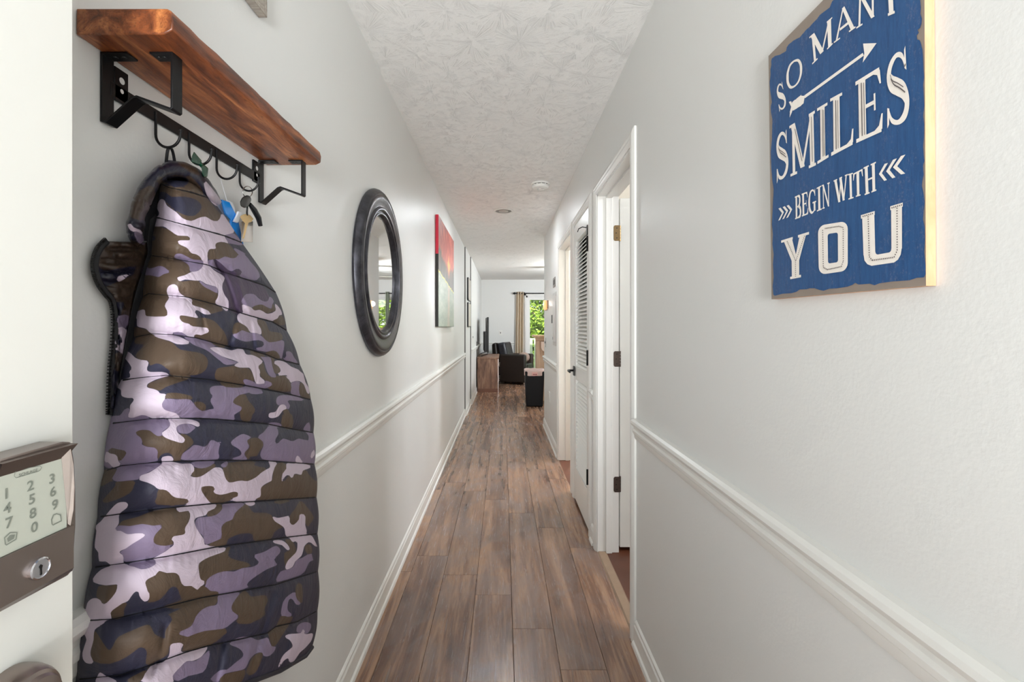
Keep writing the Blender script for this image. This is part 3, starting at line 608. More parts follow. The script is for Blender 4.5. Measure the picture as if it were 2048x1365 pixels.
 ('B', 'R7', [(1110,870),(1170,740),(1290,735),(1320,800),(1250,920),(1240,1010),(1290,1000),(1350,920),(1390,970),(1440,900),(1530,920),(1560,850),(1760,850),(1780,1250),(1300,1270),(840,1300),(920,1240),(920,1150),(940,1090),(1090,1000)]),
 ('N', 'R7', [(1620,850),(1690,790),(1760,740),(1780,1000),(1700,960)]),
 ('L', 'R7', [(1310,740),(1400,740),(1600,750),(1690,785),(1640,820),(1560,850),(1540,915),(1480,900),(1430,900),(1400,970),(1370,940),(1340,910),(1280,950),(1260,1010),(1240,1010),(1250,900),(1310,820)]),
 ('B', 'R7', [(10,1120),(80,1085),(190,1085),(230,1120),(205,1160),(220,1190),(300,1215),(400,1200),(500,1170),(575,1180),(570,1240),(480,1270),(440,1310),(200,1350),(90,1260)]),
 ('B', 'R6', [(960,1140),(1090,1150),(1160,1220),(1230,1260),(1400,1280),(1420,1310),(1350,1365),(930,1365),(940,1250)]),
 ('P', 'R7', [(465,440),(500,380),(620,300),(690,300),(790,350),(720,380),(730,440),(750,490),(680,570),(680,620),(720,670),(700,690),(420,690),(560,640),(630,600),(600,530),(520,480)]),
 ('B', 'R7', [(720,390),(800,350),(880,355),(960,410),(960,470),(900,560),(870,620),(840,630),(760,640),(740,690),(680,600),(700,550),(760,490),(720,430)]),
 ('P', 'R7', [(870,340),(960,270),(1040,180),(1160,190),(1190,290),(1150,360),(1140,430),(1190,430),(1260,360),(1380,400),(1440,390),(1500,360),(1640,390),(1640,300),(1580,250),(1720,280),(1760,500),(1740,740),(1350,720),(1000,690),(920,640),(920,570),(960,480),(950,400)]),
 ('L', 'R7', [(1450,730),(1460,640),(1490,620),(1530,680),(1560,735)]),
 ('L', 'R7', [(1670,670),(1690,580),(1730,530),(1745,600),(1700,660)]),
 ('P', 'R7', [(1030,140),(1090,115),(1210,130),(1240,180),(1160,190),(1030,170)]),
 ('B', 'R7', [(1250,0),(1400,0),(1400,210),(1250,190)]),
 ('P', 'R7', [(1560,240),(1620,130),(1660,120),(1670,250)]),
 ('B', 'R7', [(620,0),(790,0),(740,120),(660,100)]),
 ('L', 'R8', [(370,260),(430,190),(510,115),(600,100),(655,120),(640,180),(560,240),(530,290),(530,400),(470,480),(560,495),(650,540),(750,530),(870,530),(885,560),(840,600),(720,670),(620,740),(545,770),(545,800),(600,840),(610,930),(420,960),(360,910),(260,910),(250,780),(205,740),(205,640),(225,500),(210,430),(280,370)]),
 ('B', 'R8', [(530,400),(600,350),(800,300),(1000,220),(1290,180),(1320,230),(1480,220),(1505,290),(1480,380),(1430,460),(1440,520),(1400,550),(1280,570),(1250,620),(1280,680),(1160,700),(1040,680),(1000,630),(1030,540),(1140,420),(1000,425),(850,405),(680,430),(530,420)]),
 ('P', 'R8', [(470,490),(530,420),(680,430),(850,400),(1000,425),(1140,415),(1030,540),(1000,630),(1040,680),(1160,700),(1280,680),(1200,750),(1000,860),(610,920),(600,840),(545,790),(620,740),(720,670),(880,570),(870,530),(750,530),(640,540),(560,495)]),
 ('B', 'R8', [(900,1050),(1638,950),(1638,1500),(930,1500)]),
 ('B', 'R9', [(0,900),(300,780),(370,720),(420,710),(380,830),(480,890),(620,920),(700,970),(520,1020),(330,1050),(130,1130),(80,1200),(130,1310),(270,1310),(400,1420),(0,1450)]),
 ('L', [('R9', [(-328,190),(-308,170),(0,135),(160,125),(235,150),(200,190),(110,230),(80,280),(0,300),(-70,330),(-73,400),(-10,520),(60,620),(60,680),(200,690),(230,710),(260,730),(330,720),(360,750),(300,790),(130,850),(20,910),(-20,960),(-10,1080),(10,1160),(60,1180),(60,1220),(0,1260),(-40,1300),(-118,1245),(-208,1250),(-258,1200),(-288,1100),(-358,1065),(-458,1070),(-558,1040),(-608,1100),(-708,1150),(-748,1200),(-728,1270),(-700,1365)]),
         ('R10', [(1109,120),(1110,200),(1050,240),(980,200),(960,100),(900,110),(840,190),(810,230),(650,320),(575,380),(570,430),(590,480),(400,520),(230,490),(190,440),(185,310),(220,350),(240,260),(300,200),(370,190),(430,220),(450,270),(510,260),(600,160),(650,60)]),
         ('R8', [(512,1225),(350,1240),(190,1200),(180,1140),(280,1030),(420,975),(600,940),(640,955),(1000,870),(1280,690),(1250,620),(1280,570),(1400,550),(1440,520),(1430,460),(1480,380),(1505,290),(1480,220),(1360,240)])]),
 ('B', 'R10', [(400,20),(560,15),(655,0),(640,110),(520,250),(450,270),(430,210),(370,180)]),
 ('B', 'R10', [(570,430),(575,380),(650,320),(800,240),(760,440),(620,490)]),
 ('N', 'R10', [(760,440),(810,250),(860,170),(950,95),(975,170),(1040,240),(1120,250),(1260,210),(1400,50),(1460,30),(1510,60),(1550,180),(1610,190),(1500,240),(1200,330)]),
 ('P', 'R9', [(80,1200),(130,1130),(240,1070),(360,1045),(470,1050),(570,1005),(700,990),(790,950),(800,910),(745,860),(750,820),(820,800),(900,770),(1000,710),(1060,705),(1100,760),(1080,810),(1010,890),(1055,950),(1040,970),(930,1010),(800,1090),(700,1160),(640,1220),(600,1290),(300,1345),(260,1310),(150,1310),(95,1270)]),
 ('P', 'R8', [(640,950),(950,900),(1040,910),(1030,950),(950,1000),(840,1020),(750,990)]),
 ('P', 'R9', [(0,310),(110,300),(230,270),(300,200),(310,130),(590,110),(580,160),(480,250),(440,340),(340,390),(290,450),(290,600),(90,680),(60,640),(40,560),(-10,520),(-73,400),(-40,330)]),
 ('B', 'R9', [(90,290),(110,230),(200,190),(240,130),(300,150),(300,200),(230,270),(130,300)]),
 ('B', 'R9', [(290,500),(300,430),(360,370),(440,340),(480,250),(590,150),(640,130),(690,200),(740,245),(900,250),(990,290),(1080,380),(1140,440),(1070,470),(1010,520),(960,610),(740,640),(720,540),(600,530),(500,550),(380,610),(360,680),(230,710),(90,685),(290,600)]),
 ('B', 'R9', [(1000,90),(1280,60),(1100,130)]),
 ('L', 'R9', [(590,100),(740,95),(750,130),(700,155),(650,145)]),
 ('B', 'R9', [(1225,290),(1300,190),(1350,100),(1390,90),(1470,180),(1555,310),(1500,400),(1470,460),(1440,400),(1275,415),(1225,370)]),
 ('L', 'R9', [(990,290),(1060,320),(1200,290),(1225,300),(1225,380),(1275,415),(1350,340),(1360,270),(1420,270),(1440,310),(1435,420),(1450,550),(1200,590),(1160,500),(1140,440),(1030,370),(1000,330)]),
 ('B', 'R9', [(1150,620),(1230,610),(1290,680),(1310,790),(1210,900),(1160,980),(1150,800),(1230,760),(1210,690)]),
 ('L', 'R9', [(990,630),(1080,620),(1150,640),(1210,700),(1225,760),(1180,750),(1120,690),(1020,665)]),
 ('P', 'R9', [(1035,1165),(1100,1050),(1200,1020),(1280,980),(1310,900),(1400,860),(1480,810),(1530,810),(1530,860),(1560,890),(1490,920),(1450,1010),(1370,1100),(1070,1190)]),
 ('L', 'R9', [(1230,600),(1310,590),(1450,555),(1520,555),(1560,620),(1600,700),(1590,720),(1520,660),(1480,650),(1420,710),(1390,830),(1300,910),(1270,980),(1200,1020),(1160,1010),(1200,900),(1310,790),(1330,700),(1320,630),(1270,650),(1245,630)]),
 ('B', 'R9', [(1430,700),(1510,680),(1530,800),(1450,800)]),
 ('B', 'R10', [(340,640),(390,700),(520,900),(570,910),(620,820),(680,730),(900,630),(1080,560),(1140,600),(1190,700),(1320,760),(1350,800),(1380,880),(1370,980),(1200,1080),(1060,1130),(1080,950),(1030,890),(960,890),(800,1010),(560,1110),(340,1080),(290,960),(330,750)]),
 ('L', 'R10', [(250,520),(400,520),(500,515),(420,580),(340,640),(330,780),(290,920),(290,1000),(330,1090),(270,1110),(190,1070),(175,950),(230,780),(220,730),(190,680),(230,570)]),
 ('B', [('R10', [(1350,620),(1440,470),(1360,430),(1500,360),(1640,290),(1640,220),(1900,170)]), ('R11', [(220,170),(410,130),(390,240),(360,290),(510,640),(480,700),(300,840),(0,920)]), ('R10', [(1560,930),(1590,850),(1440,820),(1390,870),(1340,780),(1330,680)])]),
 ('P', 'R11', [(220,0),(800,0),(740,70),(410,130),(400,95),(290,90),(240,40)]),
 ('P', [('R11', [(410,130),(700,95),(640,200),(590,290),(590,360),(680,440),(680,460),(560,560),(460,620),(200,650),(0,720)]), ('R10', [(1640,730),(1510,690),(1560,650),(1700,580),(1760,450),(1850,350)]), ('R11', [(280,300),(360,290),(390,240)])]),
 ('B', 'R11', [(730,100),(790,90),(850,170),(1000,150),(1070,160),(1090,230),(1040,340),(1050,430),(900,520),(800,555),(650,540),(640,520),(690,450),(680,430),(600,380),(580,310),(640,200)]),
 ('P', 'R11', [(1270,440),(1300,250),(1380,150),(1480,100),(1490,180),(1550,260),(1540,280),(1480,280),(1450,220),(1400,195),(1370,260),(1370,370),(1440,420),(1370,460),(1310,440)]),
 ('B', 'R11', [(1490,0),(1570,0),(1575,250),(1530,240),(1480,160)]),
 ('B', 'R11', [(1270,440),(1380,455),(1450,435),(1400,540),(1300,700),(1200,850),(1150,870),(1110,740),(1090,660),(1200,600)]),
 ('P', 'R11', [(550,830),(640,760),(740,730),(860,740),(950,780),(1080,740),(1110,790),(1150,870),(1200,860),(1190,920),(1110,1000),(1030,1000),(980,950),(900,980),(830,1060),(790,1150),(720,1200),(480,1250),(400,1365),(280,1330),(420,1200),(520,1190),(640,1090),(740,1010),(740,950),(680,890),(600,860)]),
 ('B', 'R11', [(990,950),(1020,970),(1000,1060),(950,1180),(880,1260),(790,1250),(850,1060),(920,980)]),
 ('B', 'R11', [(420,1365),(480,1260),(740,1200),(780,1180),(720,1365)]),
 ('P', 'R11', [(1490,640),(1510,570),(1600,525),(1690,545),(1690,620),(1650,680),(1600,690),(1500,670)]),
 ('L', 'R11', [(1340,710),(1420,690),(1550,680),(1580,620),(1610,640),(1600,700),(1710,680),(1720,720),(1690,800),(1600,900),(1540,950),(1480,1040),(1440,1085),(1385,1085),(1380,1030),(1310,1070),(1230,1180),(1270,1050),(1330,960),(1430,880),(1430,830),(1390,770),(1340,750)]),
 ('L', 'R10', [(1390,990),(1400,870),(1440,825),(1590,820),(1560,890),(1570,950),(1780,900),(1930,850),(1920,900),(1840,1010),(1720,1070),(1640,1070),(1560,1140),(1440,1280),(1450,1365),(980,1365),(1060,1230),(1150,1120),(1300,1090)]),
 ('P', 'R10', [(1440,1270),(1560,1140),(1640,1070),(1760,1070),(1920,940),(1960,930),(1930,1100),(1860,1230),(1660,1280),(1520,1350),(1450,1330)]),
 ('B', 'R10', [(850,1300),(1050,1200),(1130,1140),(1050,1250),(980,1365),(800,1365)]),
 ('L', 'R10', [(390,1270),(430,1230),(500,1280),(640,1340),(640,1420),(360,1420)]),
 # collar roll, flap
 ('B', 'PX', [(262,400),(300,370),(312,392),(306,430),(300,440),(262,436)]),
 ('B', 'PX', [(352,322),(385,330),(400,350),(380,345)]),
 ('L', 'PX', [(408,362),(420,372),(446,408),(432,412),(418,398),(410,380)]),
 ('L', 'PX', [(255,450),(262,448),(268,456),(280,460),(292,474),(290,478),(280,468),(262,462)]),
 ('P', 'PX', [(268,464),(280,466),(292,480),(284,492),(274,482)]),
 ('B', 'PX', [(215,480),(262,480),(296,500),(296,525),(250,535),(205,540),(195,520)]),
 ('B', 'PX', [(210,575),(290,545),(270,590),(240,605),(222,595)]),
 ('L', 'PX', [(233,555),(246,551),(262,549),(240,562),(234,562)]),
 ('B', 'PX', [(225,590),(262,585),(258,600),(230,606)]),
 ('P', 'PX', [(236,632),(258,632),(252,656),(236,656)]),
 ('L', 'PX', [(232,656),(252,660),(250,700),(244,706),(232,700),(228,680)]),
 ('N', 'PX', [(230,670),(242,672),(244,684),(234,692)]),
 ('B', 'PX', [(226,712),(244,706),(240,740),(228,740)]),
]
def camo_polys():
    out = []
    for e in CAMO:
        segs = e[1] if isinstance(e[1], list) else [(e[1], e[2])]
        pts = []
        for r_, pp in segs:
            ox, oy, s = R[r_]; pts += [(ox+a/s, oy+b_/s) for a, b_ in pp]
        p = np.array(pts, float)
        q = []                                   # Catmull-Rom rounding of each outline
        m_ = len(p)
        for i in range(m_):
            p0, p1, p2, p3 = p[i-1], p[i], p[(i+1) % m_], p[(i+2) % m_]
            for t in (0, .5):
                q.append(.5*((2*p1)+(-p0+p2)*t+(2*p0-5*p1+4*p2-p3)*t*t+(-p0+3*p1-3*p2+p3)*t**3))
        out.append((e[0], np.array(q)))
    return out
POLYS = camo_polys()
def sd(poly, Q):                                  # signed distance, + inside
    a = poly; b_ = np.roll(poly, -1, 0); d = np.full(len(Q), 1e9); inside = np.zeros(len(Q), bool)
    for (ax, ay), (bx, by) in zip(a, b_):
        ex, ey = bx-ax, by-ay; L2 = ex*ex+ey*ey+1e-9
        t = np.clip(((Q[:, 0]-ax)*ex+(Q[:, 1]-ay)*ey)/L2, 0, 1)
        d = np.minimum(d, (Q[:, 0]-ax-t*ex)**2+(Q[:, 1]-ay-t*ey)**2)
        c = ((ay > Q[:, 1]) != (by > Q[:, 1]))
        with np.errstate(divide='ignore', invalid='ignore'):
            xi = (bx-ax)*(Q[:, 1]-ay)/(by-ay if by != ay else 1e-9)+ax
        inside ^= c & (Q[:, 0] < xi)
    d = np.sqrt(d); return np.where(inside, d, -d)
def camo_attr(o, UV):
    UV = np.array(UV, float); n_ = len(UV); f = {k: np.full(n_, -30.) for k in 'LPBD'}
    for cls, poly in POLYS:
        lo = poly.min(0)-30; hi = poly.max(0)+30
        idx = np.where((UV[:, 0] > lo[0]) & (UV[:, 0] < hi[0]) & (UV[:, 1] > lo[1]) & (UV[:, 1] < hi[1]))[0]
        if not len(idx): continue
        d = np.clip(sd(poly, UV[idx]), -30, 30)
        for k in f:
            f[k][idx] = np.maximum(f[k][idx], d) if k == cls else np.minimum(f[k][idx], -d)
    for k in f:
        at = o.data.attributes.new('camo_'+k, 'FLOAT', 'POINT'); at.data.foreach_set('value', f[k].astype(np.float32))
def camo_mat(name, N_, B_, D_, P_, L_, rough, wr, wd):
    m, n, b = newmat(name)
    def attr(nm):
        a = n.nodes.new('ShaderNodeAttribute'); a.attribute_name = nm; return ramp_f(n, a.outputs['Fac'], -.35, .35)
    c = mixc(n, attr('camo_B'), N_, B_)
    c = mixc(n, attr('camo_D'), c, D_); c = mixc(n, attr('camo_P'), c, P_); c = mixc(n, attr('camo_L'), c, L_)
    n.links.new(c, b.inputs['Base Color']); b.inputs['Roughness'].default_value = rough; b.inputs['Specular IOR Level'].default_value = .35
    tc = n.nodes.new('ShaderNodeTexCoord')
    hw = mth(n, 'ADD', noise(n, tc.outputs['Object'], 1, 5, .6, wr, .8), mth(n, 'MULTIPLY', noise(n, tc.outputs['Object'], 900, 2), .02))
    bp = n.nodes.new('ShaderNodeBump'); bp.inputs['Strength'].default_value = .5; bp.inputs['Distance'].default_value = wd
    n.links.new(hw, bp.inputs['Height']); n.links.new(bp.outputs[0], b.inputs['Normal']); return m
M_camo = camo_mat('camouflage nylon', (46, 46, 64), (84, 69, 56), (70, 57, 78), (126, 113, 138), (198, 184, 199), .55, (6, 22, 14), .010)
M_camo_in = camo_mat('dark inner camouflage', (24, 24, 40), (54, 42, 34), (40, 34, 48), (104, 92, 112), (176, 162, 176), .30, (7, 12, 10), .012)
M_thread = mat('black thread', (16, 14, 20), .8)
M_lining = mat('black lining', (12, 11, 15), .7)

jk = thing('camouflage_jacket', 'quilted jacket in purple, brown and navy camouflage hanging from the first hook', 'jacket', (-.53, .85, 1.56))
SEAMS = [
 [(324,360),(340,360),(385,364),(414,374)],
 [(322,368),(340,376),(375,383),(424,398)],
 [(312,436),(320,437),(448,472),(484,486)],
 [(301,511),(305,512),(348,518),(414,530),(451,546),(488,558),(530,572),(552,586)],
 [(284,595),(297,588),(370,594),(429,609),(482,627),(517,637),(544,644),(574,662)],
 [(266,676),(303,668),(346,670),(390,676),(461,695),(495,699),(532,710),(554,719),(600,730)],
 [(240,762),(280,756),(332,751),(420,760),(493,772),(561,785),(622,800)],
 [(220,848),(302,838),(390,837),(434,839),(499,845),(532,848),(565,855),(627,866)],
 [(208,943),(243,932),(322,924),(440,921),(532,922),(629,929)],
 [(195,1035),(292,1021),(424,1008),(503,1004),(633,995)],
 [(184,1136),(248,1127),(336,1113),(430,1095),(503,1085),(576,1075),(635,1068)],
 [(165,1242),(226,1239),(311,1219),(404,1196),(480,1183),(551,1170),(636,1143)],
 [(152,1360),(240,1351),(304,1330),(369,1306),(414,1293),(480,1279),(534,1267),(551,1254),(594,1244),(635,1222)],
 [(146,1455),(240,1440),(330,1418),(430,1390),(500,1364),(560,1342),(612,1312),(624,1296)]]
def edge_bulge(k, w): return math.sin(PI*w)*(3.5 if k > 2 else 1.5)
NU, NR = 120, 18
# fold lines (px): valleys/ridges gathered at the arm hole
FOLDS = [([(432,528),(452,560),(466,600),(474,630)], 5, .006), ([(470,545),(486,590),(500,625)], 5, -.004), ([(300,560),(290,610),(286,660)], 9, .006), ([(470,640),(462,680),(458,700)], 6, .006),
         ([(596,650),(606,690),(612,740)], 6, .005), ([(560,700),(575,740),(590,780)], 5, .004), ([(545,1190),(520,1280),(500,1350)], 7, .007), ([(590,1230),(585,1280),(575,1330)], 6, -.005), ([(330,1255),(325,1300),(300,1345)], 7, .006), ([(500,650),(508,700)], 5, .005), ([(445,1290),(438,1340),(430,1365)], 7, .007), ([(400,620),(408,655)], 6, .004), ([(600,1000),(604,1060)], 5, .004)]
def fold_disp(px, py):
    d = 0
    for pl, wd, am in FOLDS:
        best = 1e9
        for (ax, ay), (bx, by) in zip(pl, pl[1:]):
            ex, ey = bx-ax, by-ay; t = max(0, min(1, ((px-ax)*ex+(py-ay)*ey)/(ex*ex+ey*ey)))
            best = min(best, (px-ax-t*ex)**2+(py-ay-t*ey)**2)
        if best < 9*wd*wd: d -= am*math.exp(-best/(wd*wd))
    return d
from mathutils import noise as mnoise
def depth(u, v):                                   # v 0 top..1 bottom
    D = .030+.070*min(1, (v/.45))**.8-.012*max(0, (v-.7)/.3)
    rise = math.sin(min(u/.42, 1)*PI/2)**.75
    fall = 1-.50*max(0, (u-.55)/.45)**2.2
    return -.552+D*rise*fall
V, UV, FA = [], [], []
rows = []
K = len(SEAMS)
for k in range(K-1):
    for r_ in range(NR+(1 if k == K-2 else 0)):
        rows.append((k, r_/NR))
for (k, w_) in rows:
    A, B_ = SEAMS[k], SEAMS[k+1]; ax = [p[0] for p in A]; ay = [p[1] for p in A]; bx = [p[0] for p in B_]; by = [p[1] for p in B_]
    v = (k+w_)/(K-1)
    for i in range(NU+1):
        u = i/NU; uu = u
        xa = ax[0]+(ax[-1]-ax[0])*uu; xb = bx[0]+(bx[-1]-bx[0])*uu
        pa = (xa, np.interp(xa, ax, ay)); pb = (xb, np.interp(xb, bx, by))
        # puckers: the seam waves a little
        px = pa[0]*(1-w_)+pb[0]*w_; py = pa[1]*(1-w_)+pb[1]*w_
        e = edge_bulge(k, w_); px += e*(u**6)-e*((1-u)**6)
        puff = (math.sin(PI*w_)**.55) if 0 < w_ < 1 else 0
        amp = .0155 if k > 1 else .006
        sag = .35*math.sin(2*PI*w_)                # fuller below
        pk = mnoise.noise(Vector((px*.055, k*7.1, w_*1.2)))*.5+mnoise.noise(Vector((px*.14, k*3.3, w_*.8)))*.35
        near = math.exp(-((min(w_, 1-w_))/.22)**2)
        d = amp*(puff-.12*sag*puff)+.0065*pk*near*(puff+.15)+.003*mnoise.noise(Vector((px*.02, py*.02, 1.7)))*puff
        X = depth(u, v)+d*min(1, u*9+.15)*min(1, (1-u)*14+.1)+fold_disp(px, py)*min(1, u*8)*min(1, (1-u)*8)
        X = max(X, -.5545)
        Y = -X*F/(CX-px)
        V.append((X, Y, CZ-(py-CY)*Y/F)); UV.append((px, py))
nr = len(rows)
for j in range(nr-1):
    for i in range(NU):
        a = j*(NU+1)+i; FA.append((a, a+1, a+NU+2, a+NU+1))
# back sheet closing to the wall
nb = len(V)
def back(idx):
    x_, y_, z_ = V[idx]; V.append((-.5552, y_, z_)); UV.append(UV[idx]); return len(V)-1
rim = [j*(NU+1)+NU for j in range(nr)]
bk = [back(i) for i in rim]
for a, b_, c_, d_ in zip(rim, rim[1:], bk[1:], bk): FA.append((a, d_, c_, b_))
rim2 = [(nr-1)*(NU+1)+i for i in range(NU+1)]; bk2 = [back(i) for i in rim2]
for a, b_, c_, d_ in zip(rim2, rim2[1:], bk2[1:], bk2): FA.append((a, b_, c_, d_))
mb = MB(); mb.v = V; mb.f = FA
body = obj('quilted_body', mb, M_camo, jk, smooth=2.5)
body.data.materials.append(M_thread)
camo_attr(body, UV)
# seams stitched with dark thread lying in the channels
for k in range(1, K-1):
    row = k*NR; m = MB()
    pts = []
    for i in range(2, NU+1-1):
        p = Vector(V[row*(NU+1)+i]); pts.append(p+Vector((.0006, 0, 0)))
    m.tube(pts, [.0013+.0008*abs(mnoise.noise(p*60)) for p in pts], 5)
    obj('quilting_seam', m, M_thread, jk, smooth=True)
# hem binding
hem = [Vector(V[(nr-1)*(NU+1)+i]) for i in range(NU+1)]
obj('hem_binding', MB().tube(hem, .0055, 8), mat('dark hem binding', (40, 40, 50), .6), jk, smooth=True)
# collar: padded roll as a lofted tube around the neck opening
COLR = [((282,487),9,-.540),((272,474),15,-.535),((270,460),18,-.530),((272,445),19,-.527),((275,430),16,-.527),((281,412),19,-.525),((288,394),19,-.524),((298,374),18,-.523),((310,357),16,-.523),((326,345),17,-.523),((345,339),17,-.523),((364,340),16,-.523),((383,348),16,-.523),((399,361),15,-.524),((414,378),14,-.526),((428,396),11,-.530),((440,408),5,-.536)]
def spline(pts, n_):
    P_ = [np.array(p, float) for p in pts]; out = []
    for i in range(len(P_)-1):
        p0 = P_[max(i-1, 0)]; p1 = P_[i]; p2 = P_[i+1]; p3 = P_[min(i+2, len(P_)-1)]
        for s in range(n_):
            t = s/n_; out.append(.5*((2*p1)+(-p0+p2)*t+(2*p0-5*p1+4*p2-p3)*t*t+(-p0+3*p1-3*p2+p3)*t**3))
    out.append(P_[-1]); return out
cl = spline([(a[0][0], a[0][1], a[1], a[2]) for a in COLR], 6)
cV, cUV, cF = [], [], []; NC = 18
for i, q in enumerate(cl):
    a = cl[max(i-1, 0)]; c_ = cl[min(i+1, len(cl)-1)]; tx, ty = c_[0]-a[0], c_[1]-a[1]; L_ = math.hypot(tx, ty)+1e-6; nx, ny_ = -ty/L_, tx/L_
    wr_ = 1+.10*mnoise.noise(Vector((i*.22, 0, 0)))+(-.14 if i % 23 == 9 else 0)
    for k in range(NC):
        t = 2*PI*k/NC; rr = q[2]*wr_*(1+.03*mnoise.noise(Vector((i*.5, k*.5, 4))))
        px = q[0]+nx*rr*math.cos(t); py = q[1]+ny_*rr*math.cos(t); X = q[3]+.020*min(1, q[2]/14)*math.sin(t)*(1+.12*mnoise.noise(Vector((i*.4, k*.4, 9))))
        X = max(X, -.5545); Y = -X*F/(CX-px); cV.append((X, Y, CZ-(py-CY)*Y/F)); cUV.append((px, py))
for i in range(len(cl)-1):
    for k in range(NC): cF.append((i*NC+k, i*NC+(k+1) % NC, (i+1)*NC+(k+1) % NC, (i+1)*NC+k))
cF += [tuple(range(NC)), tuple((len(cl)-1)*NC+k for k in range(NC-1, -1, -1))]
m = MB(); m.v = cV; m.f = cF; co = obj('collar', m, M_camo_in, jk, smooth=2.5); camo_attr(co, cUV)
def sheet(name, L_, R_, Xl, Xr, mt, nrow=40, ncol=12, wrinkle=.004, camo=True, parent=jk, bulge=.006):
    l = spline(L_, 8); r__ = spline(R_, 8); Vv, U, Ff = [], [], []
    for j in range(nrow+1):
        t = j/nrow; a = l[min(len(l)-1, int(round(t*(len(l)-1))))]; c_ = r__[min(len(r__)-1, int(round(t*(len(r__)-1))))]
        for i in range(ncol+1):
            u = i/ncol; px = a[0]*(1-u)+c_[0]*u; py = a[1]*(1-u)+c_[1]*u
            X = Xl*(1-u)+Xr*u+bulge*math.sin(PI*u)*(.6+.4*math.sin(j*.9))+wrinkle*mnoise.noise(Vector((px*.06, py*.09, 3)))*math.sin(PI*min(1, u+.1))
            X = max(X, -.5548); Y = -X*F/(CX-px); Vv.append((X, Y, CZ-(py-CY)*Y/F)); U.append((px, py))
    for j in range(nrow):
        for i in range(ncol): q = j*(ncol+1)+i; Ff.append((q, q+1, q+ncol+2, q+ncol+1))
    m = MB(); m.v = Vv; m.f = Ff; o = obj(name, m, mt, parent, smooth=2.5)
    if camo: camo_attr(o, U)
    s = o.modifiers.new('thick', 'SOLIDIFY'); s.thickness = .002; s.offset = 0
    return o, l
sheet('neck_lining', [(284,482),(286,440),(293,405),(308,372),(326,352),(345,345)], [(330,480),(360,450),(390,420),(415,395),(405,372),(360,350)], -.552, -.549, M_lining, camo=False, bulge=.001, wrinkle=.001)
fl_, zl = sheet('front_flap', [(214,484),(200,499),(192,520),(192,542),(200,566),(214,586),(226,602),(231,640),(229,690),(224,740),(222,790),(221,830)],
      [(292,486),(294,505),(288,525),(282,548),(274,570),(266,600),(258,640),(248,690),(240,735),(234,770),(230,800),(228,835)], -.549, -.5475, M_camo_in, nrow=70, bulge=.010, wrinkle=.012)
# dark inner edge between flap and body
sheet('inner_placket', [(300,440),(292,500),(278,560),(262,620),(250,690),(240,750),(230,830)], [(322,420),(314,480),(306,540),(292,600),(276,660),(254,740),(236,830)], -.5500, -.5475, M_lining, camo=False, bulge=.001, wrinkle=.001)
zp = []
for q in zl:
    Y = .546*F/(CX-q[0]); zp.append(Vector((-.546, Y, CZ-(q[1]-CY)*Y/F)))
zo = obj('zipper_tape', MB().tube(zp, .0035, 6), M_lining, jk, smooth=True)
tm = MB(); acc = 0
for a, c_ in zip(zp, zp[1:]):
    d = (c_-a).length; nst = max(1, int(d/.0030))
    for s in range(nst):
        p = a.lerp(c_, s/nst); t_ = (c_-a).normalized(); o_ = Vector((0, -t_.z, t_.y)); o_ = o_ if o_.y < 0 else -o_
        h = t_*.0009; e = o_*.0062; w2 = Vector((.0016, 0, 0))
        tm.add([p-h-w2, p+h-w2, p+h+e-w2, p-h+e-w2, p-h+w2, p+h+w2, p+h+e+w2, p-h+e+w2], [(0, 3, 2, 1), (4, 5, 6, 7), (0, 1, 5, 4), (1, 2, 6, 5), (2, 3, 7, 6), (3, 0, 4, 7)])
tz = obj('zipper_teeth', tm, M_blackp, zo); tz['kind'] = 'stuff'
# hanger loop over the hook and size label
lp = [P(332, 335, .735), P(333, 318, .733), P(337, 299, .733), P(341, 297, .733), P(346, 306, .734), P(350, 322, .736)]
lp = [Vector((-.532 if i in (2, 3) else -.538, q.y, q.z)) for i, q in enumerate(lp)]
def along(px, py, X): Y = -X*F/(CX-px); return Vector((X, Y, CZ-(py-CY)*Y/F))
lp = [along(332,338,-.541), along(333,318,-.536), along(336,299,-.5325), along(341,296,-.5325), along(346,306,-.536), along(351,336,-.541)]
obj('hanger_loop', MB().tube(spline(lp, 5), .0022, 6), M_lining, jk, smooth=True)
obj('loop_tab', MB().add([along(330,320,-.538), along(352,322,-.538), along(360,338,-.536), along(328,340,-.536), along(330,320,-.541), along(352,322,-.541), along(360,338,-.540), along(328,340,-.540)],
    [(0, 1, 2, 3), (7, 6, 5, 4), (0, 4, 5, 1), (1, 5, 6, 2), (2, 6, 7, 3), (3, 7, 4, 0)]), mat('navy tape', (46, 48, 74), .6), jk, bevel=.001)
obj('size_label', MB().prism([(348,343),(354,336),(360,338),(366,349),(360,350)], -.5230, -.5222, lambda u, v, t: tuple(along(u, v, t))), mat('white woven label', (206, 204, 206), .7), jk)
obj('side_strap', MB().add([along(512,536,-.525), along(526,552,-.524), along(536,560,-.523), along(531,574,-.526), along(520,560,-.53), along(512,536,-.54), along(526,552,-.54), along(536,560,-.54), along(531,574,-.54), along(520,560,-.54)],
    [(0, 1, 2, 3, 4), (9, 8, 7, 6, 5), (0, 5, 6, 1), (1, 6, 7, 2), (2, 7, 8, 3), (3, 8, 9, 4), (4, 9, 5, 0)]), mat('dark webbing', (36, 38, 36), .7), jk)

